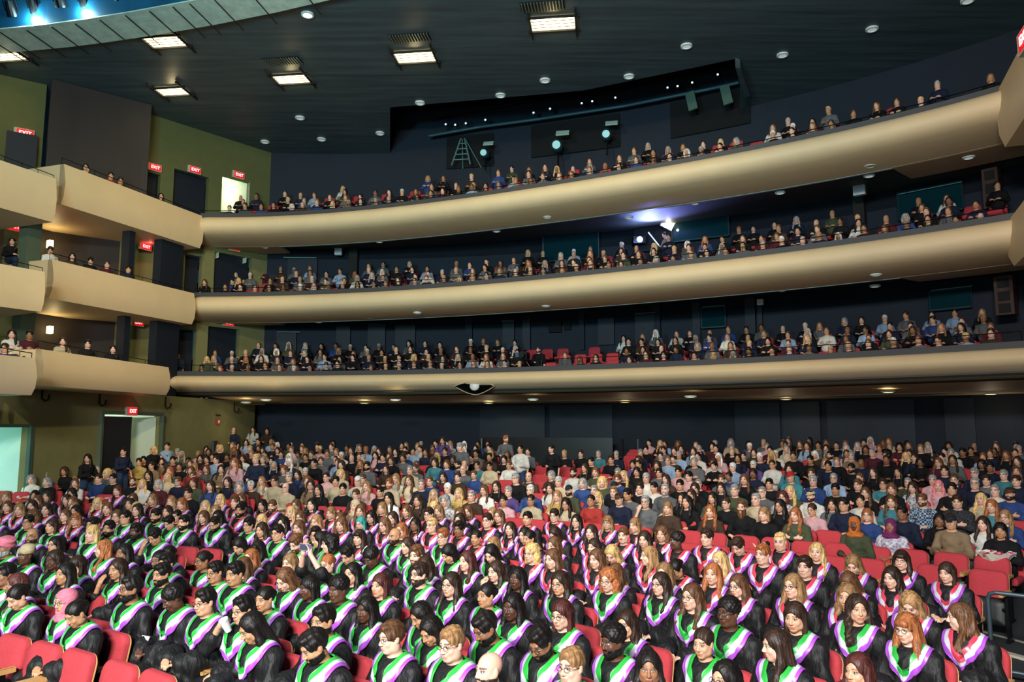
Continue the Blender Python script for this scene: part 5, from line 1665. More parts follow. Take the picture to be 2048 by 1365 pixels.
def seat_parts():
    R={}
    V,F=rounded_slab(.475,.50,.06,.095,.37,.27,.20,.02); R['backrest']=(V,F,M_RED)
    V,F=rounded_slab(.480,.50,.014,.095,.362,.284,.20); R['back_shell']=(V,F,M_WOOD)
    V,F=rounded_slab(.47,.44,.09,.05,0,0,0,.01); R['cushion_down']=([(x,.20-z,.38-y*1.0) for x,y,z in V],[f for f in F],M_RED)
    V,F=rounded_slab(.46,.36,.07,.07,.17,.20,.14,.02); R['cushion_up']=(V,F,M_SHELL)
    return R
SP=seat_parts()
def mesh_of(name,V,F,m):
    me=bpy.data.meshes.new(name); me.from_pydata(V,[],F); me.update(); me.materials.append(m); me.polygons.foreach_set('use_smooth',[True]*len(me.polygons))
    try: me.set_sharp_from_angle(angle=math.radians(50))
    except Exception: pass
    return me
S_ME={k:mesh_of(k.split('_down')[0].split('_up')[0],*v) for k,v in SP.items()}
def arm_mesh(s):
    m=MB(); 
    pts=[(s*.27,.22,.64),(s*.27,.05,.65),(s*.27,-.12,.64),(s*.27,-.15,.62)]
    m.box((s*.27,.03,.63),(.055,.36,.035)); m.box((s*.27,-.165,.625),(.045,.04,.028))
    return m
def post_mesh(s):
    m=MB(); m.box((s*.27,.08,.31),(.035,.10,.60)); m.box((s*.27,.08,.012),(.05,.22,.025)); m.tube([(s*.27,.1,.40),(s*.20,.1,.40)],.02,6); return m
A_ME={}
for s in (-1,1):
    for nm,fn,mt in (('armrest',arm_mesh,M_WOOD),('standard',post_mesh,M_DARKMET)):
        b=fn(s); A_ME[(nm,s)]=mesh_of(nm,b.V,b.F,mt)
def seat_obj(P,rz,label,group,folded):
    t=thing('auditorium_seat',label,'seat',P,rz,group)
    for nm,k in (('backrest','backrest'),('back_shell','back_shell'),('seat_cushion','cushion_up' if folded else 'cushion_down')): link_obj(nm,S_ME[k],t)
    for s in (-1,1): link_obj('armrest',A_ME[('armrest',s)],t); link_obj('standard',A_ME[('standard',s)],t)
    return t
def bdir(P): return heading(-22-P.x,-17-P.y)*.55+heading(STAGE[0]-P.x,STAGE[1]-P.y)*.45
EMPT='''
A 140 830 front
A 390 890 front
A 650 950 front
A 980 1040 front
A 1270 1120 front
E 1100 918 pair
E 1240 930 pair
E 30 587 left
E 130 592 left
E 620 607 left
E 820 612 left
E 1230 632 left
E 1340 637 left
E 1730 657 left
E 1870 672 left
E 1990 677 left
F 50 690 left
F 320 612 mid
F 210 642 mid
F 500 662 mid
F 620 672 mid
F 380 705 left
F 610 715 left
F 730 725 left
F 850 737 left
F 970 742 left
F 1090 752 left
F 1260 762 left
F 1420 772 left
F 1560 782 left
F 1700 795 left
F 690 582 mid
F 790 602 mid
F 840 557 mid
F 910 522 mid
F 1010 487 mid
F 1115 490 mid
F 1140 530 mid
F 1120 568 mid
F 850 640 mid
F 840 682 mid
F 1100 600 mid
F 1090 640 mid
F 1300 410 rear
F 1220 412 rear
F 1260 462 rear
F 1510 442 rear
F 1130 440 rear
F 1200 470 rear
G 85 757 right
G 85 817 right
G 230 830 right
G 90 892 right
G 240 907 right
G 415 847 right
G 430 925 right
G 590 860 right
G 690 942 right
G 770 880 right
G 900 817 right
G 965 892 right
G 1175 910 right
G 1390 927 right
G 1620 947 right
G 1860 967 right
G 2035 992 right
G 920 967 right
G 1140 987 right
G 1270 1002 right
G 1530 1027 right
G 1840 1057 right
G 2035 1082 right
G 2030 762 right
C 1520 890 centre
C 480 690 centre
C 800 752 centre
'''
EM=[]
for ln in EMPT.strip().split('\n'):
    q=ln.split(); cx,cy,s=CROP[q[0]]; x,y=cx+float(q[1])/s,cy+float(q[2])/s; P=seat_at(x,y,.86); rz=bdir(P)
    P=Vector((P.x+math.sin(rz)*.36,P.y-math.cos(rz)*.36,0)); P.z=floor_z(P.x,P.y)
    EM.append(dict(P=P,rz=rz,g=q[3],x=x))
OCC=np.array([[d['P'].x,d['P'].y] for d in GR+AU])
LOC={'front':'of the front row at lower left','pair':'of the gap among the graduates','left':'of the row behind the graduates','mid':'among the middle spectators','rear':'near the rear partition','right':'of the right-hand block','centre':'beside the graduates in front'}
from collections import defaultdict
gg=defaultdict(list)
kept=[]
for e in EM:
    if e['g'] not in('front','right','pair') and np.min(np.hypot(OCC[:,0]-e['P'].x,OCC[:,1]-e['P'].y))<.33: continue
    if any(math.hypot(k['P'].x-e['P'].x,k['P'].y-e['P'].y)<.40 for k in kept): continue
    gg[e['g']].append(e); kept.append(e)
for g_,L_ in gg.items():
    L_.sort(key=lambda e:e['x'])
    for i,e in enumerate(L_):
        o='leftmost' if i==0 else 'rightmost' if i==len(L_)-1 else (ORD[i]+' from left' if i<20 else 'number %d from left'%(i+1))
        seat_obj(e['P'],e['rz'],'empty red seat %s, %s'%(LOC[g_],o),'empty red seats',True)
nseat=len(kept)
for d in GR:
    if nseat>=300: break
    P=d['P']; rz=d['obj'].rotation_euler.z
    lab='red seat under the '+d['lab']
    if len(lab.split())>16: lab=' '.join(lab.split()[:16])
    seat_obj((P.x,P.y,P.z),rz,lab,'red seats holding the graduates',False); nseat+=1
    d['seated']=True

# =====================  CROWD merged as one =====================
def tinted(m0):
    m=m0.copy(); m.name=m0.name+'_crowd'; nt=m.node_tree
    for n in [n for n in nt.nodes if n.type=='OBJECT_INFO']:
        a=nt.nodes.new('ShaderNodeAttribute'); a.attribute_name='tint'
        for l in list(n.outputs['Color'].links): nt.links.new(a.outputs['Color'],l.to_socket)
        nt.nodes.remove(n)
    return m
CM={m.name:tinted(m) for m in (M_SKIN,M_HAIR,M_CLOTH,M_WRAP)}
MLIST=[]
def arrays(me):
    n=len(me.vertices); V=np.empty(n*3,np.float32); me.vertices.foreach_get('co',V); V=V.reshape(-1,3)
    F=np.empty(len(me.loops),np.int32); me.loops.foreach_get('vertex_index',F)
    lt=np.empty(len(me.polygons),np.int32); me.polygons.foreach_get('loop_total',lt)
    mi=np.empty(len(me.polygons),np.int32); me.polygons.foreach_get('material_index',mi)
    ft=np.zeros((n,4),np.float32)
    if 'feature' in me.color_attributes: me.color_attributes['feature'].data.foreach_get('color',ft.ravel() if False else (b:=np.empty(n*4,np.float32))); ft=b.reshape(-1,4)
    if me.name.startswith('cb_'):   # what clothing and seats cover is left out
        keep=(V[:,2]>.985)|((V[:,1]<-.19)&(V[:,2]>.66)); Q=F.reshape(-1,4); ok=keep[Q].all(1); Q=Q[ok]
        used=np.zeros(n,bool); used[Q.ravel()]=True; mp=np.cumsum(used)-1; V=V[used]; ft=ft[used]; F=mp[Q].astype(np.int32).ravel(); lt=lt[ok]; mi=mi[ok]
    return V,F,lt,mi,ft
_ac={}
class Merge:
    def __init__(s): s.V=[];s.F=[];s.LT=[];s.MI=[];s.T=[];s.FT=[];s.n=0;s.mats=[]
    def add(s,me,M,col):
        if me.name not in _ac: _ac[me.name]=arrays(me)
        V,F,lt,mi,ft=_ac[me.name]; A=np.array(M,dtype=np.float32)
        s.V.append(V@A[:3,:3].T+A[:3,3]); s.F.append(F+s.n); s.LT.append(lt)
        idx=[]
        for m in me.materials:
            mm=CM.get(m.name,m)
            if mm not in s.mats: s.mats.append(mm)
            idx.append(s.mats.index(mm))
        s.MI.append(np.array(idx,np.int32)[mi]); t=np.ones((len(V),4),np.float32); t[:,:3]=col[:3]; s.T.append(t); s.FT.append(ft); s.n+=len(V)
    def build(s,name):
        me=bpy.data.meshes.new(name); V=np.concatenate(s.V).astype(np.float32); F=np.concatenate(s.F).astype(np.int32); LT=np.concatenate(s.LT)
        me.vertices.add(len(V)); me.vertices.foreach_set('co',V.ravel()); me.loops.add(len(F)); me.loops.foreach_set('vertex_index',F)
        me.polygons.add(len(LT)); ls=np.concatenate([[0],np.cumsum(LT)[:-1]]).astype(np.int32); me.polygons.foreach_set('loop_start',ls)
        try: me.polygons.foreach_set('loop_total',LT)
        except Exception: pass
        for m in s.mats: me.materials.append(m)
        me.polygons.foreach_set('material_index',np.concatenate(s.MI)); me.polygons.foreach_set('use_smooth',np.ones(len(LT),bool))
        for nm,a in (('tint',s.T),('feature',s.FT)):
            c=me.color_attributes.new(nm,'BYTE_COLOR','POINT'); c.data.foreach_set('color',np.concatenate(a).ravel()); a.clear()
        me.update(); s.V=s.F=s.MI=s.LT=None; o=bpy.data.objects.new(name,me); COL.objects.link(o); return o
CB={};CT2={};CHR={}
def crowd_add(mg,d,P,rz,k,tier):
    rb,rt,rh=((2.1,.025,1.9),(3.4,.040,2.9))[tier]
    fem=femp(d); want=heading(STAGE[0]-P[0],STAGE[1]-P[1])+random.uniform(-.2,.2); yaw=qz(want-rz,(-.5,-.2,.1,.4)); pose='cross' if k%6==0 else 'lap'
    kb=(fem,yaw,pose,tier)
    if kb not in CB: CB[kb]=body_mesh('cb_%d'%len(CB),fem,yaw,.05,0,pose,1.0,rb)
    bm,M=CB[kb]; sc=random.uniform(.93,1.03)
    W=Matrix.Translation(P)@Matrix.Rotation(rz,4,'Z')@Matrix.Scale(sc,4)
    mg.add(bm,W,vary(SKIN[d['sk']],.1))
    kt=(pose,fem,k%2,tier)
    if kt not in CT2: CT2[kt]=gown_mesh('ct_%d'%len(CT2),pose,.95 if fem else 1.0,k%2,'top',rt)[0]
    mg.add(CT2[kt],W,vary(TOPC[d['c']],.2))
    if d['st'] in 'HTKU':
        kind={'H':'hijab','T':'turban','K':'cap','U':'gele'}[d['st']]; mg.add(QW(kind),W@M,lin(WEARC.get(d['hc'],'#333333')))
    elif d['st']!='N':
        kh=(STYLE[d['st']],k%2,tier)
        if kh not in CHR: CHR[kh]=hair_mesh('ch_%d'%len(CHR),kh[0],kh[1],rh)
        mg.add(CHR[kh],W@M,vary(HAIRC[d['hc']],.25))
    if 'g' in d['fl'] and tier==0: mg.add(QW('glasses'),W@M,(0,0,0))
    if 'm' in d['fl'] and tier==0: mg.add(QW('beard'),W@M,lin(HAIRC[d['hc'] if d['st'] not in 'NTK' else 'd']))
crowd=Merge(); seats=Merge()
def crowd_seat(P,rz):
    W=Matrix.Translation(P)@Matrix.Rotation(rz,4,'Z'); seats.add(S_ME['backrest'],W,(1,1,1)); seats.add(S_ME['cushion_down'],W,(1,1,1))
for i,d in enumerate(NEAR+[q for q in GR if not q.get('seated')]):
    crowd_seat(d['P'],bdir(d['P']))
for i,d in enumerate(FARA):
    P=d['P']; rz=bdir(P); crowd_add(crowd,d,P,rz,i,0); crowd_seat(P,rz)
def rnd_person(dark=False):
    fem=random.random()<.52
    st=random.choice('LLWWBPCM') if fem else random.choice('SSSSSRN'); hc=random.choice('kkddbblyew' if random.random()<.8 else 'gkde')
    return dict(st=st,hc=hc,sk=random.choice((0,0,0,1,1,2,2,3)),c=random.choice('kkkkkknngggwlbmpsco' if not dark else 'kkkkkkkknnnngggbmswlo'),fl=random.choice(('','','g')))
# dense rear rows of the main floor
cnt=0; allXY=[tuple(v) for v in OCC]
for e in kept: allXY.append((e['P'].x,e['P'].y))
AX=np.array(allXY)
r=38.0
while r<62:
    n=int(r*1.7/.60); off=random.random()
    for i in range(n):
        a=-.35+ (i+off)/n*1.7; X=-22+r*math.sin(a); Y=-17+r*math.cos(a)
        if Y<8: continue
        P=Vector((X+random.uniform(-.06,.06),Y+random.uniform(-.05,.05),0)); P.z=floor_z(P.x,P.y); u,v=proj(P+Vector((0,0,HSEAT)))
        Rw=math.hypot(X-C0[0],Y-C0[1])
        if Rw>32.3 or not(-10<u<2060): continue
        if X< -12.75-(33.4-Y)*-.0 - (33.4-Y)*.144+1.9: continue
        ylim=935+ (0 if u<1400 else -8)
        if v>ylim or v<883+(5 if 560<u<960 else 0): continue
        if np.min(np.hypot(AX[:,0]-P.x,AX[:,1]-P.y))<.50: continue
        if 985<u<1250 and v<905: continue            # partition and aisle
        if 1120<u<1300 and v<935 and random.random()<.75:
            crowd_seat(P,bdir(P)); continue
        if random.random()<.07: crowd_seat(P,bdir(P)); continue
        d=rnd_person(); crowd_add(crowd,d,P,bdir(P),cnt,1); crowd_seat(P,bdir(P)); cnt+=1
    r+=.92
# balconies
for k in (1,2,3):
    f0,f1=PHI[k]; rows={3:[.90,.70,.38,.05],2:[.95,.92,.82,.40],1:[.93,.95,.92,.80]}[k]
    for r_,dens in enumerate(rows):
        n=int(26*(f1-f0+.02)/.56); off=.5*(r_%2)
        for i in range(n):
            ph=f0+.035+(f1-f0)*(i+off)/n
            x,y=plan(k,ph,-(.72+.9*r_)); P=Vector((x,y,H[k]-.75+{1:.36,2:.44,3:.52}[k]*r_+{1:0,2:.08,3:.20}[k]))
            u,v=proj(P+Vector((0,0,1.17)))
            if u>1990: continue
            dd_=dens
            if k==3 and u<700: dd_=min(1,dens*1.3)
            if k==3 and u>1640: dd_*=.55
            if k==1 and 1045<u<1135: dd_*=.12
            rz=heading(C0[0]-x,C0[1]-y)
            if k==1 and (1130<u<1240): dd_*=.5
            if random.random()>dd_:
                if random.random()<.5: crowd_seat(P,rz)
                continue
            d=rnd_person(True); P2=P+Vector((random.uniform(-.08,.08),random.uniform(-.12,.08),random.uniform(-.03,.05))); crowd_add(crowd,d,P2,rz,cnt,1); crowd_seat(P,rz); cnt+=1
o=crowd.build('seated_crowd'); tag(o,'dense crowd of seated spectators in the rear rows and on the three balconies','crowd',kind='stuff')
o=seats.build('rows_of_seats'); tag(o,'rows of red seats under the seated crowd at rear and on balconies','seats',kind='stuff')
print('crowd',cnt,crowd.n)
_ac.clear()
for m_ in [m_ for m_ in bpy.data.meshes if m_.users==0 and m_.name[:3] in ('cb_','ct_','ch_')]: bpy.data.meshes.remove(m_)
CB.clear();CT2.clear();CHR.clear()
# =====================  STANDING PEOPLE, SIGNS, GEAR =====================
def stander(px,py,st,hc,sk,c,fl,label,group='people standing in the hall',P=None,rz=None,look=None,h=1.605):
    d=dict(st=st,hc=hc,sk=sk,c=c,fl=fl,x=px,y=py)
    if P is None: P=seat_at(px,py,h)
    return make_person(d,P,label,'person',group,False,int(px),stand=True,rzv=rz,look=look)
stander(1010,880,'S','g',0,'g','m','tall man in grey shirt standing in the centre aisle','people standing at the rear',look=.9)
stander(1040,897,'S','k',1,'w','','man in white shirt standing right of the tall man in grey','people standing at the rear')
stander(1103,893,'P','k',0,'k','','woman in black dress standing before the dark rear partition','people standing at the rear',look=-.9)
stander(921,893,'S','e',0,'g','L','grey-haired man in grey shirt standing left of the centre aisle','people standing at the rear')
stander(885,878,'L','d',1,'v','','person in violet top standing against the rear navy wall','people standing at the rear')
stander(466,862,'N','d',0,'n','R','bald man in dark suit standing at the rear left corner','people standing at the rear')
stander(506,858,'L','d',1,'w','','woman in white top standing at the rear left corner with flowers','people standing at the rear')
stander(534,858,'L','k',1,'s','','woman in brown top standing right of the woman with flowers','people standing at the rear')
stander(469,922,'W','g',0,'p','','woman with ginger hair and pink top standing among the left spectators','people standing among the spectators')
stander(511,922,'S','y',0,'n','','blond man in navy sweater standing right of the pink-topped woman','people standing among the spectators')
for (px,py,a) in ((303,866,('S','k',1,'l','h','man in pale blue shirt standing by the open door, hand at ear')),(276,874,('C','y',1,'k','','curly blonde person in black standing in front of the open door')),(214,878,('S','k',1,'n','','person in dark clothes standing before the closed dark door leaf')),(142,893,('L','k',1,'k','','woman in black standing against the olive wall left of the doors'))):
    p=onwall(px+8,857,(-10.75,33.4),(-13.9,11.2)); stander(px,py,*a[:5],a[5],'people standing by the left wall',P=Vector((p.x+.45,p.y,floor_z(p.x,p.y))),rz=heading(.9,-.4),look=None)
for l_ in [o for o in COL.objects if o.name.startswith('person')]:
    pass
# flowers held at the rear left corner
p=seat_at(500,865,1.35); t=thing('bouquet','red flower bouquet held up at the rear left corner','flowers',p+Vector((.1,-.30,1.22)))
m=MB()
for i in range(26):
    a=random.random()*6.28; r_=.16*math.sqrt(random.random()); c=Vector((r_*math.cos(a),r_*math.sin(a)*.7,random.random()*.12)); m.box(c,(.05,.05,.04),i%3,rz=a)
m.disc((0,0,.02),.15,.05,14); m.build('blooms',[mat('bloom_red','#b8323c'),mat('bloom_pink','#d98fa0'),mat('bloom_white','#dfd8cc')],t)
m=MB(); m.tube([(0,0,0),(0,0,-.22)],.035,8,r2=.02); m.build('stems',mat('stem_green','#3f6a34'),t)
# bouquet on the lap at right
for d in GR+NEAR: pass
q=[d for d in NEAR if abs(d['x']-(1350+1905/2.934))<2]
if q:
    P=q[0]['P']; rz=q[0]['obj'].rotation_euler.z; c=P+Vector((math.sin(rz)*.33,-math.cos(rz)*.33,.80))
    t=thing('bouquet','pink and white bouquet in paper wrap on a dark-haired spectator\'s lap','flowers',c); m=MB()
    for i in range(70):
        a=random.random()*6.28; r_=.20*math.sqrt(random.random()); m.box((r_*math.cos(a)*1.3,r_*math.sin(a),random.random()*.06),(.035,.035,.03),i%3,rz=a)
    m.build('blooms',[mat('bloom_red','#b8323c'),mat('bloom_pink','#d98fa0'),mat('bloom_white','#dfd8cc')],t)
    m=MB(); n=20
    for i in range(n):
        a=i/n*6.283;b2=(i+1)/n*6.283; m.quad((.22*math.cos(a)*1.3,.22*math.sin(a),.05+.02*(i%2)),(.22*math.cos(b2)*1.3,.22*math.sin(b2),.05+.02*((i+1)%2)),(.1*math.cos(b2),.1*math.sin(b2),-.12),(.1*math.cos(a),.1*math.sin(a),-.12))
    m.build('paper_wrap',mat('wrap_paper','#d8dccb',.5),t)
# people leaning over the side boxes
def box_person(lev,px,st,hc,sk,c,fl,label,back=.55,seated=False,dz=0):
    n_,f_,out=BX[lev]; p=onwall(px,600,(n_.x,n_.y),(f_.x,f_.y)); P=Vector((p.x,p.y,0))+out*back; P.z=n_.z-.74+dz; u=(f_-n_)
    d=dict(st=st,hc=hc,sk=sk,c=c,fl=fl,x=px,y=0)
    make_person(d,P,label,'person','people in the left side boxes',False,px,stand=False,rzv=heading(.9,-.45),look=heading(.35,-1))
box_person(3,180,'L','k',1,'w','h','woman in white top with raised hand in the top-left side box',seated=True)
box_person(3,232,'S','k',1,'r','','person in red shirt seated in the top-left side box',seated=True)
box_person(3,252,'S','k',2,'k','','person in black right of the red shirt, top-left side box',seated=True,dz=-.1)
box_person(3,335,'L','k',1,'k','','dark-haired woman in black at the right end of the top box',seated=True)
box_person(2,94,'L','k',1,'k','','long-haired person in black beside the upper wall sconce',back=1.6,dz=.25)
box_person(2,122,'S','d',1,'w','d','man in white T-shirt bending over the middle side box',seated=True)
box_person(2,166,'L','k',0,'s','','woman with clasped hands leaning on the middle side box',seated=True)
box_person(2,203,'S','k',0,'k','d','person in black bending down in the middle side box',seated=True)
box_person(2,236,'S','d',0,'m','','person in dark checked shirt in the middle side box',seated=True)
box_person(2,279,'S','k',1,'n','','person in blue-grey suit at the right end of the middle box',seated=True)
box_person(1,95,'L','k',0,'w','','pale long-haired person left of the lower wall sconce',back=.9)
box_person(1,115,'S','k',3,'m','','man in dark reddish shirt below the lower wall sconce',back=.7)
box_person(1,173,'W','d',0,'c','','woman in patterned cream top in the lowest side box',back=.6)
box_person(1,218,'S','k',0,'k','','person in black in the middle of the lowest side box',seated=True)
box_person(1,267,'L','k',0,'k','','pale person in black near the right end of lowest box',seated=True)
p=atz(25,690,H[1]-.4+.45); P=Vector((p.x-.5,p.y+.5,H[1]-.4-.74)); make_person(dict(st="S",hc="d",sk=1,c="v",fl="",x=25,y=690),P,"man in purple polo shirt in the box at the left edge","person","people in the left side boxes",False,25,stand=False,rzv=.9)
# balcony aisle standers and the woman in the black camisole
def bal_person(k,px,o,zoff,*a):
    q=[ph for ph in np.linspace(PHI[k][0]-.03,PHI[k][1],400)]; best=min(q,key=lambda ph:abs(proj((*plan(k,ph,-o),H[k]))[0]-px)); x,y=plan(k,best,-o)
    return stander(px,0,*a,P=Vector((x,y,H[k]-.75+zoff)))
bal_person(2,406,1.0,0,'W','b',0,'k','','woman in black camisole standing at the left end, middle balcony','people standing on the balconies')
bal_person(2,462,2.4,.25,'S','k',1,'b','','person in blue standing near the left end of the middle balcony','people standing on the balconies')
bal_person(2,486,2.8,.3,'S','k',1,'n','','person in navy patterned shirt standing at the middle balcony steps','people standing on the balconies')
bal_person(1,412,.8,-.1,'W','y',0,'o','d','blonde person bending forward at the left end of the lowest balcony','people standing on the balconies')
bal_person(1,352,.7,0,'S','k',3,'n','','person in dark jacket at the far left of the lowest balcony','people standing on the balconies')
bal_person(1,1077,1.9,.15,'S','r',0,'k','m','camera operator in black standing on the lowest balcony','people standing on the balconies')
# broadcast camera
q=min(np.linspace(.1,.6,400),key=lambda ph:abs(proj((*plan(1,ph,-1.4),H[1]))[0]-1051)); x,y=plan(1,q,-1.4); zf=H[1]-.75
t=thing('video_camera','broadcast video camera on tripod beside the balcony camera operator','camera',(x,y,zf),heading(C0[0]-x,C0[1]-y))
m=MB(); m.box((0,0,1.45),(.22,.42,.26)); m.box((0,.26,1.45),(.16,.14,.18)); m.build('camera_body',M_DARKMET,t)
MB().tube([(0,-.22,1.45),(0,-.55,1.45)],.09,14,r2=.115).build('lens',M_BLACK,t)
m=MB(); m.box((-.28,.12,1.52),(.26,.03,.18)); m.build('viewfinder',mat('lcd','#101820',.2,emit='#4a7090',estr=.5),t)
for a in (0,2.1,4.2): MB().tube([(0,0,1.28),(.42*math.cos(a+.5),.42*math.sin(a+.5),0.02)],.022,6).build('tripod_leg',M_DARKMET,t)
tag(MB().tube([(x,y+.1,zf+1.3),(x+.25,y-.3,zf+.9),(x+.32,y-.75,zf+.95),(x+.3,y-.95,zf+.2)],.012,5).build('cable',mat('cable_tan','#a08a68')),'thin cable drooping from the balcony video camera to the parapet','cable')

# projection booth: lit opening with an operator
a_=atR(1270,478,31.5); b_=atR(1347,478,31.5); zb=atR(1308,503,31.5).z; zt=atR(1308,440,31.5).z
t=thing('projector','bright blue-white projector glowing in the booth opening','projector',atR(1279,480,31.2))
m=MB(); m.box((0,.2,0),(.5,.5,.28)); m.build('projector_body',M_DARKMET,t); m=MB(); m.prism([(.11*math.cos(q*.45),.11*math.sin(q*.45)) for q in range(14)],-.02,.02); L_=m.build('lens',mat('proj_beam','#ffffff',emit='#a8ccff',estr=45),t); L_.rotation_euler=(math.pi/2,0,.2); L_.location=(0,-.08,0)
MB().tube([(.35,-.05,.3),(.9,-.1,-.45)],.03,6).build('arm',mat('chrome_lit','#c8d4ff',.3,metal=.5),t)
pp=atR(1279,480,30.6); lamp('POINT',(pp.x,pp.y,pp.z+.1),None,38,(.25,.35,1.0),.1)
pp=atR(1300,440,30.9); lamp('SPOT',(pp.x,pp.y,pp.z-.9),(pp.x,pp.y-2.4,pp.z+.9),900,(.24,.28,1.0),.1,None,math.radians(100),.9)
lp=atR(1338,447,31.4); t=thing('booth_lamp','small warm white work lamp above the booth operator','lamp',lp); MB().box((0,.1,.05),(.5,.05,.5),M=Matrix.Rotation(.5,3,'Y')).build('reflector',M_WHITE,t); m=MB(); m.disc((-.02,-.05,0),.07,.05,12); m.build('bulb',mat('booth_bulb','#ffffff',emit='#fff0d0',estr=40),t); lamp('POINT',(lp.x-.1,lp.y-.4,lp.z-.1),None,6,(1,.9,.7),.05)
p=atR(1331,468,31.0); stander(1331,468,'R','d',0,'t','d','operator in tan jacket working in the lit projection booth','people standing on the balconies',P=Vector((p.x,p.y,p.z-1.6)),rz=-1.1,look=-1.3)
# EXIT signs
def text_mesh(body,size,m,ext=.004):
    c=bpy.data.curves.new('lettering','FONT'); c.body=body; c.size=size; c.align_x='CENTER'; c.align_y='CENTER'; c.extrude=ext; c.offset=size*.02
    o=bpy.data.objects.new('tmp_lettering',c); COL.objects.link(o); dg=bpy.context.evaluated_depsgraph_get(); me=bpy.data.meshes.new_from_object(o.evaluated_get(dg)); bpy.data.objects.remove(o); me.materials.clear(); me.materials.append(m); return me
M_EXL=mat('exit_letters','#ffffff',emit='#ffb4b8',estr=1.8); M_EXF=mat('exit_face','#b01018',.4,emit='#ff1a22',estr=.55); EXT=text_mesh('EXIT',.19,M_EXL)
def exit_sign(px,py,seg,where,glow=6,s=1.0,P=None,rz=None):
    if P is None: P=onwall(px,py,*seg)
    if rz is None:
        dx,dy=seg[1][0]-seg[0][0],seg[1][1]-seg[0][1]; rz=math.atan2(dy,dx)
        n=Vector((math.sin(rz),-math.cos(rz)));
        if n.dot(Vector((-P.x,-P.y)))<0: rz+=math.pi
    n=Vector((math.sin(rz),-math.cos(rz),0)); t=thing('exit_sign','red glowing EXIT sign '+where,'exit sign',P+n*.06,rz,'EXIT signs'); t.scale=(s,s,s)
    MB().box((0,0,0),(.62,.09,.32)).build('housing',mat('sign_housing','#b9b4a4',.5),t)
    MB().box((.03,-.05,0),(.50,.012,.26)).build('sign_face',M_EXF,t); o=link_obj('lettering',EXT,t,loc=(.03,-.062,0),rot=(math.pi/2,0,0))
    if glow: lamp('POINT',P+n*.35+Vector((0,0,.12)),None,glow,(1,.04,.04),.05)
U0=(UW[0],UW[1])
exit_sign(48,268,(UW[2],UW[3]),'at upper left above a dark doorway',1.0,1.0)
exit_sign(307,336,U0,'above the narrow dark doorway, top tier',1.0,.9); exit_sign(387,341,U0,'above the wide dark doorway, top tier',1.0,.9); exit_sign(475,351,U0,'above the bright doorway, top tier',1.0,.9)
exit_sign(467,497,U0,'at the left end of the middle balcony',9,.85); exit_sign(455,647,U0,'at the left end of the lowest balcony',9,.85)
exit_sign(259,823,((-11.4,33.4),(-14.6,11.2)),'above the double door of the main floor',1.5,.9)
for (px,py,lev,w) in ((23,454,2.9,'under the top box at the left edge'),(288,494,2.0,'under the top side box, right end'),(4,617,1.8,'under the middle box at the left edge'),(273,646,1.0,'under the middle side box, right end')):
    seg=((-13.9,28.9),(-17.0,22.0)); exit_sign(px,py,seg,w,7,.85)
exit_sign(2052,66,None,'at the right edge near the ceiling',1.0,1.2,P=atR(2064,72,20.0),rz=-1.9)
# hooks, alarm, boxes
seg=((-11.4,33.4),(-14.6,11.2))
for i,(px,py) in enumerate(((77,788),(193,799),(326,806),(465,816))):
    P=onwall(px,py,*seg); b=MB(); b.tube([(.12,-.0,.22),(.12,-.0,-.12),(.16,-.06,-.2),(.18,-.16,-.16),(.18,-.2,-.02)],.03,6)
    o=b.build('wall_hook',M_BLACK,loc=P,rot=(0,0,1.3)); tag(o,'black hook under the side boxes on the olive wall, %s from left'%words[i],'hook','black wall hooks')
P=onwall(434,844,*seg); t=thing('fire_alarm','small red and white fire alarm on the olive wall','fire alarm',P+Vector((.05,-.02,0)),1.4); MB().box((0,0,0),(.16,.07,.24)).build('housing',mat('alarm_red','#a82430'),t); MB().box((.0,-.04,.0),(.09,.02,.12)).build('strobe',M_WHITE,t); MB().box((0,0,.26),(.26,.06,.05)).build('bracket',M_BLACK,t)
for i,(px,py,R,s,w) in enumerate(((677,504,31.3,.30,'on the rear wall of the middle balcony, left part'),(1719,380,30.2,.36,'hanging from the soffit at the right of middle balcony'),(1521,605,30.6,.2,'at the right of the lowest balcony'))):
    P=atR(px,py,R); a=math.atan2(P.x-C0[0],P.y-C0[1]); t=thing('wall_speaker','small white box speaker '+w,'speaker',P,-a,'white box speakers'); MB().box((0,0,0),(s,.18,s)).build('housing',M_WHITE,t); MB().box((0,-.1,0),(s*.8,.02,s*.8)).build('grille',mat('spk_grille','#b8c4c8',.7),t)
for (px0,py0,px1,py1,R,w) in ((1962,340,2000,412,30.4,'at the right end of the middle balcony'),(1986,555,2030,628,30.4,'at the right end of the lowest balcony')):
    A=atR(px0,py0,R);B2=atR(px1,py1,R); c=(A+B2)/2; a=math.atan2(c.x-C0[0],c.y-C0[1]); w_=(Vector((B2.x,B2.y,0))-Vector((A.x,A.y,0))).length; h_=A.z-B2.z
    t=thing('loudspeaker_tower','tall dark wooden loudspeaker cabinet '+w,'speaker',c,-a); MB().box((0,.2,0),(w_,.4,h_)).build('cabinet',mat('cabinet_brown','#3a1e12',.6),t)
    for zz in (.32,-.02,-.33): MB().box((0,-.01,zz*h_),(w_*.62,.03,h_*.24)).build('driver',M_BLACK,t)
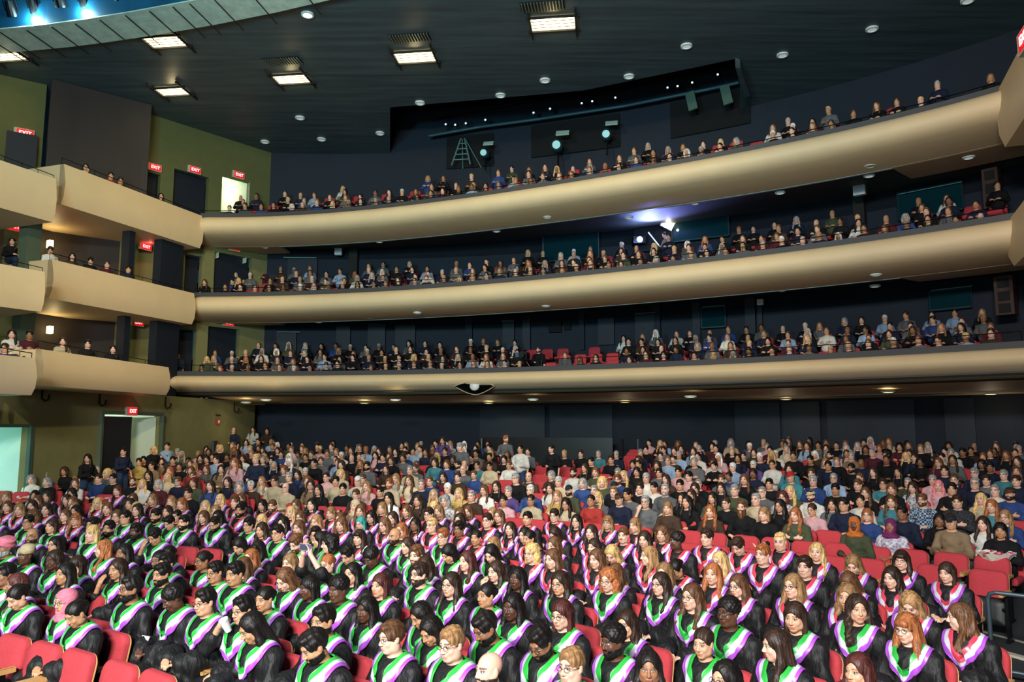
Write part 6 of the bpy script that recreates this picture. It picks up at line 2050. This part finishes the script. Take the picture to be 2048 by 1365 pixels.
# oval projector port in the lowest fascia
c=atz(1016,788,H[1]-.56); ph=math.atan2(c.x-C0[0],c.y-C0[1])
t=thing('camera_port','eye-shaped opening with round white lens in the lowest balcony front','opening',(*plan(1,ph,.33),H[1]-.50),-ph)
V=[];n=28; m=MB(); ri=[];ro=[]
for i in range(n+1):
    s=-1+2*i/n; w=.75*s; u_=.15*(1-abs(s)**2.0); l_=.30*(1-abs(s)**1.6); ri.append((w,u_,l_))
for i in range(n):
    (w0,u0,l0),(w1,u1,l1)=ri[i],ri[i+1]
    m.quad((w0,-.02-.1*(u0),u0),(w1,-.02-.1*u1,u1),(w1,.10+.35*l1,-l1),(w0,.10+.35*l0,-l0))
m.build('dark_glass',mat('port_glass','#02090c',.15),t)
m=MB(); m.tube([(w,-.03-.1*u,u) for w,u,l in ri],.016,6); m.tube([(w,.07+.35*l,-l) for w,u,l in ri],.016,6); m.build('rim',mat('port_rim','#b8a684',.5),t)
m=MB(); m.disc((0,0,.06),.17,.12,20); o=m.build('lens_dome',M_WHITE,t,True); o.location=(0.02,.02,0); o.rotation_euler=(math.pi/2-.3,0,0)
# dark partition and posts at the rear of the main floor
PB=mat('dark_wood','#1c1210',.35,noise=.3,nscale=2,stretch=(6,6,.3))
seg_pts=[seat_at(963,905,.6),seat_at(1228,905,.6)]
A,B2=[atR(px,880,31.6) for px in (965,1226)]; o=MB().slab((A.x,A.y,1.2),(B2.x,B2.y,1.2),(B2.x,B2.y,ZC-.38),(A.x,A.y,ZC-.38),.12).build('rear_partition',PB); tag(o,'long low dark wooden partition in front of the rear navy wall','partition')
for i,(px,m_,w) in enumerate(((963,M_STEEL,'thin metal post at the left end of the dark partition'),(1245,M_BLACK,'black post right of the dark partition'),(1276,M_STEEL,'tall bright chrome post right of the black post'))):
    P=atR(px,880,31.0); tag(MB().tube([(P.x,P.y,1.0),(P.x,P.y,ZC-.42)],.045,10).build('post',m_),w,'post')
A=atR(400,883,31); o=MB(); A,B2=onwall(398,883,*seg),atR(450,883,33.0); 
t=MB().slab((A.x+.6,A.y-.3,1.3),(B2.x,B2.y-.6,1.3),(B2.x,B2.y-.6,ZC-.5),(A.x+.6,A.y-.3,ZC-.5),.1).build('low_barrier',M_NAVY2); tag(t,'low dark slatted barrier at the rear left corner of the floor','barrier')
# handrails above the balcony parapets
for k in (1,2,3):
    f0,f1=PHI[k]; zt={1:.42,2:.36,3:.30}[k]; pts=[(*plan(k,f0+(f1-f0)*i/60,-.06),H[k]+zt) for i in range(61)]
    o=thing('balcony_handrail','thin dark handrail along the parapet of the %s balcony'%{1:'lowest',2:'middle',3:'top'}[k],'handrail',(0,0,0),0)
    MB().tube(pts,.014,5).build('rail',M_DARKMET,o)
    for i in range(0,61,3):
        p=pts[i]; MB().tube([(p[0],p[1],H[k]+.15),p],.010,4).build('post',M_DARKMET,o)
# lighting gear on the top level
def gear(px,py,R): return atR(px,py,R)
P=gear(924,330,31.2); t=thing('stepladder','tall aluminium stepladder standing in the dark lighting recess','ladder',(P.x,P.y,P.z),-.15); LM=mat('ladder_alu','#5f8a8c',.4,metal=.3)
hh=gear(924,277,31.2).z-P.z
for s in (-1,1): MB().tube([(s*.42-.05,0,0),(s*.08+.02,.0,hh)],.035,6).build('side_rail',LM,t); MB().tube([(s*.42+.35,.5,0),(s*.06+.05,.05,hh)],.022,6).build('back_leg',LM,t)
for i in range(1,5): f=i/5; MB().box((-.05*(1-f),0,hh*f),(.84-.68*f,.06,.03)).build('rung',LM,t)
for i,(px,py,s,w) in enumerate(((970,300,.8,'dim follow spotlight beside the stepladder'),(1115,283,1.0,'large follow spotlight with a white flap, left one of the centre recess'),(1213,262,.9,'large follow spotlight with a white flap, right one of the centre recess'))):
    P=gear(px,py,31.0); t=thing('follow_spotlight',w,'spotlight',P,-.2,'follow spotlights of the top tier'); t.scale=(s,s,s)
    MB().tube([(0,.5,-.15),(0,-.35,-.28)],.20,14,r2=.24).build('housing',mat('gear_teal','#17383f',.5),t,True); m=MB(); m.tube([(0,-.36,-.28),(0,-.38,-.285)],.17,14); m.build('lens',mat('lens_dim2','#9cc8cc',.1,emit='#8fd0d0',estr=.4),t)
    MB().box((.25,-.25,.25),(.55,.06,.30),M=Matrix.Rotation(-.7,3,'X')).build('flap',mat('flap_pale','#9fc0b8',.5),t)
    MB().tube([(0,.1,-.4),(0,.1,-1.1)],.04,6).build('stand',M_DARKMET,t)
for i,(px,py) in enumerate(((893,251),(912,252),(933,249),(972,242),(1068,228),(1101,220),(1164,209),(1185,205),(1231,198),(1335,178),(1355,175),(1384,168),(1435,152))):
    P=atR(px,py,30.9); t=thing('track_spotlight','small glinting track spotlight on the upper lighting bar, %s from left'%(['first']+ORD[1:])[i],'spotlight',P,-.2,'small spotlights on the lighting bar')
    MB().tube([(0,.12,.06),(0,-.12,0)],.085,10).build('can',M_DARKMET,t); MB().tube([(0,-.125,0),(0,-.13,0)],.04,8).build('lens',mat('track_glint','#ffffff',emit='#bfeeff',estr=2.2),t); MB().tube([(0,.05,.08),(0,.05,.25)],.012,4).build('stem',M_DARKMET,t)
for i,(px,py) in enumerate(((1383,202),(1453,190))):
    P=atR(px,py,30.6); t=thing('hanging_panel','pale green rectangular panel hanging at the upper right, %s one'%('left','right')[i],'panel',P,-.5,'hanging panels'); MB().box((0,0,0),(.35,.08,.75),M=Matrix.Rotation(-.18,3,'Y')).build('panel',mat('panel_green','#3c5c50',.6),t); MB().tube([(0,0,.35),(0,0,1.0)],.012,4).build('cable',M_BLACK,t)
# railing, step and floor edge at the lower right
RP=mat('painted_rail','#3f4f56',.4,metal=.4)
def fl(px,py,h): return seat_at(px,py,h)
a=fl(1975,1188,.95); b=fl(2075,1200,.95); base=Vector((a.x,a.y,a.z))
d=(Vector((b.x,b.y,0))-Vector((a.x,a.y,0))).normalized()
t=thing('aisle_railing','grey-blue tubular steel railing at the lower right aisle','railing',base,0)
m=MB(); m.tube([(0,0,0),(0,0,.90),(.02*d.x,.02*d.y,.95),(d.x*.08,d.y*.08,.97),(d.x*2.4,d.y*2.4,.97)],.024,10); m.build('top_rail',RP,t)
m=MB(); m.tube([(0,0,.14),(d.x*2.4,d.y*2.4,.14)],.022,10); m.build('lower_rail',RP,t); m=MB(); m.tube([(d.x*2.4,d.y*2.4,0),(d.x*2.4,d.y*2.4,.97)],.024,10); m.build('post',RP,t)
a=fl(1985,1300,.03); b=fl(2075,1325,.03); d=(b-a); q=Vector((-d.y,d.x,0)).normalized()*.10; mz=Vector((0,0,.03))
o=MB().slab(a+mz*0,b,b+q,a+q,.03).build('trim_75',mat('step_edge','#b9b7a4',.6)); struct(o)
a=fl(1950,1258,.03); b=fl(2075,1290,.03); d=(b-a); q=Vector((-d.y,d.x,0)).normalized()*.03
struct(MB().slab(a,b,b+q,a+q,.02).build('trim_76',mat('step_edge2','#8f8d80',.6)))
# number sign in the corridor
p=lpt(270,2.6,ZC+.05); t=link_obj('corridor_number',text_mesh('17',.3,M_BLACK)); t.location=p+Vector((.25,-.2,0)); t.rotation_euler=(math.pi/2,0,.9); tag(t,'black number on the bright corridor wall beyond the door','sign')
# papers and phones in hands near the front
for i,(crop,px,py,w) in enumerate((('A',920,900,'dark phone held low by the graduate in the front row'),('D',1500,1075,'folded white paper held by a long-haired graduate at right'),('A',1120,905,'curled white programme held by a graduate at lower left'))):
    cx,cy,s=CROP[crop]; P=seat_at(cx+px/s,cy+py/s,.74); P=P+Vector((0,0,.74))
    if 'phone' in w: t=thing('phone',w,'phone',P,-.5); MB().box((0,0,0),(.075,.01,.15),M=Matrix.Rotation(-.6,3,'X')).build('case',M_BLACK,t); MB().box((0,-.006,.003),(.066,.004,.138),M=Matrix.Rotation(-.6,3,'X')).build('screen',mat('phone_screen2','#20242a',.1),t)
    else: tag(MB().box((0,0,0),(.11,.006,.16),M=Matrix.Rotation(-.5,3,'X')).build('paper_programme',M_WHITE,loc=P,rot=(0,0,-.5)),w,'paper')
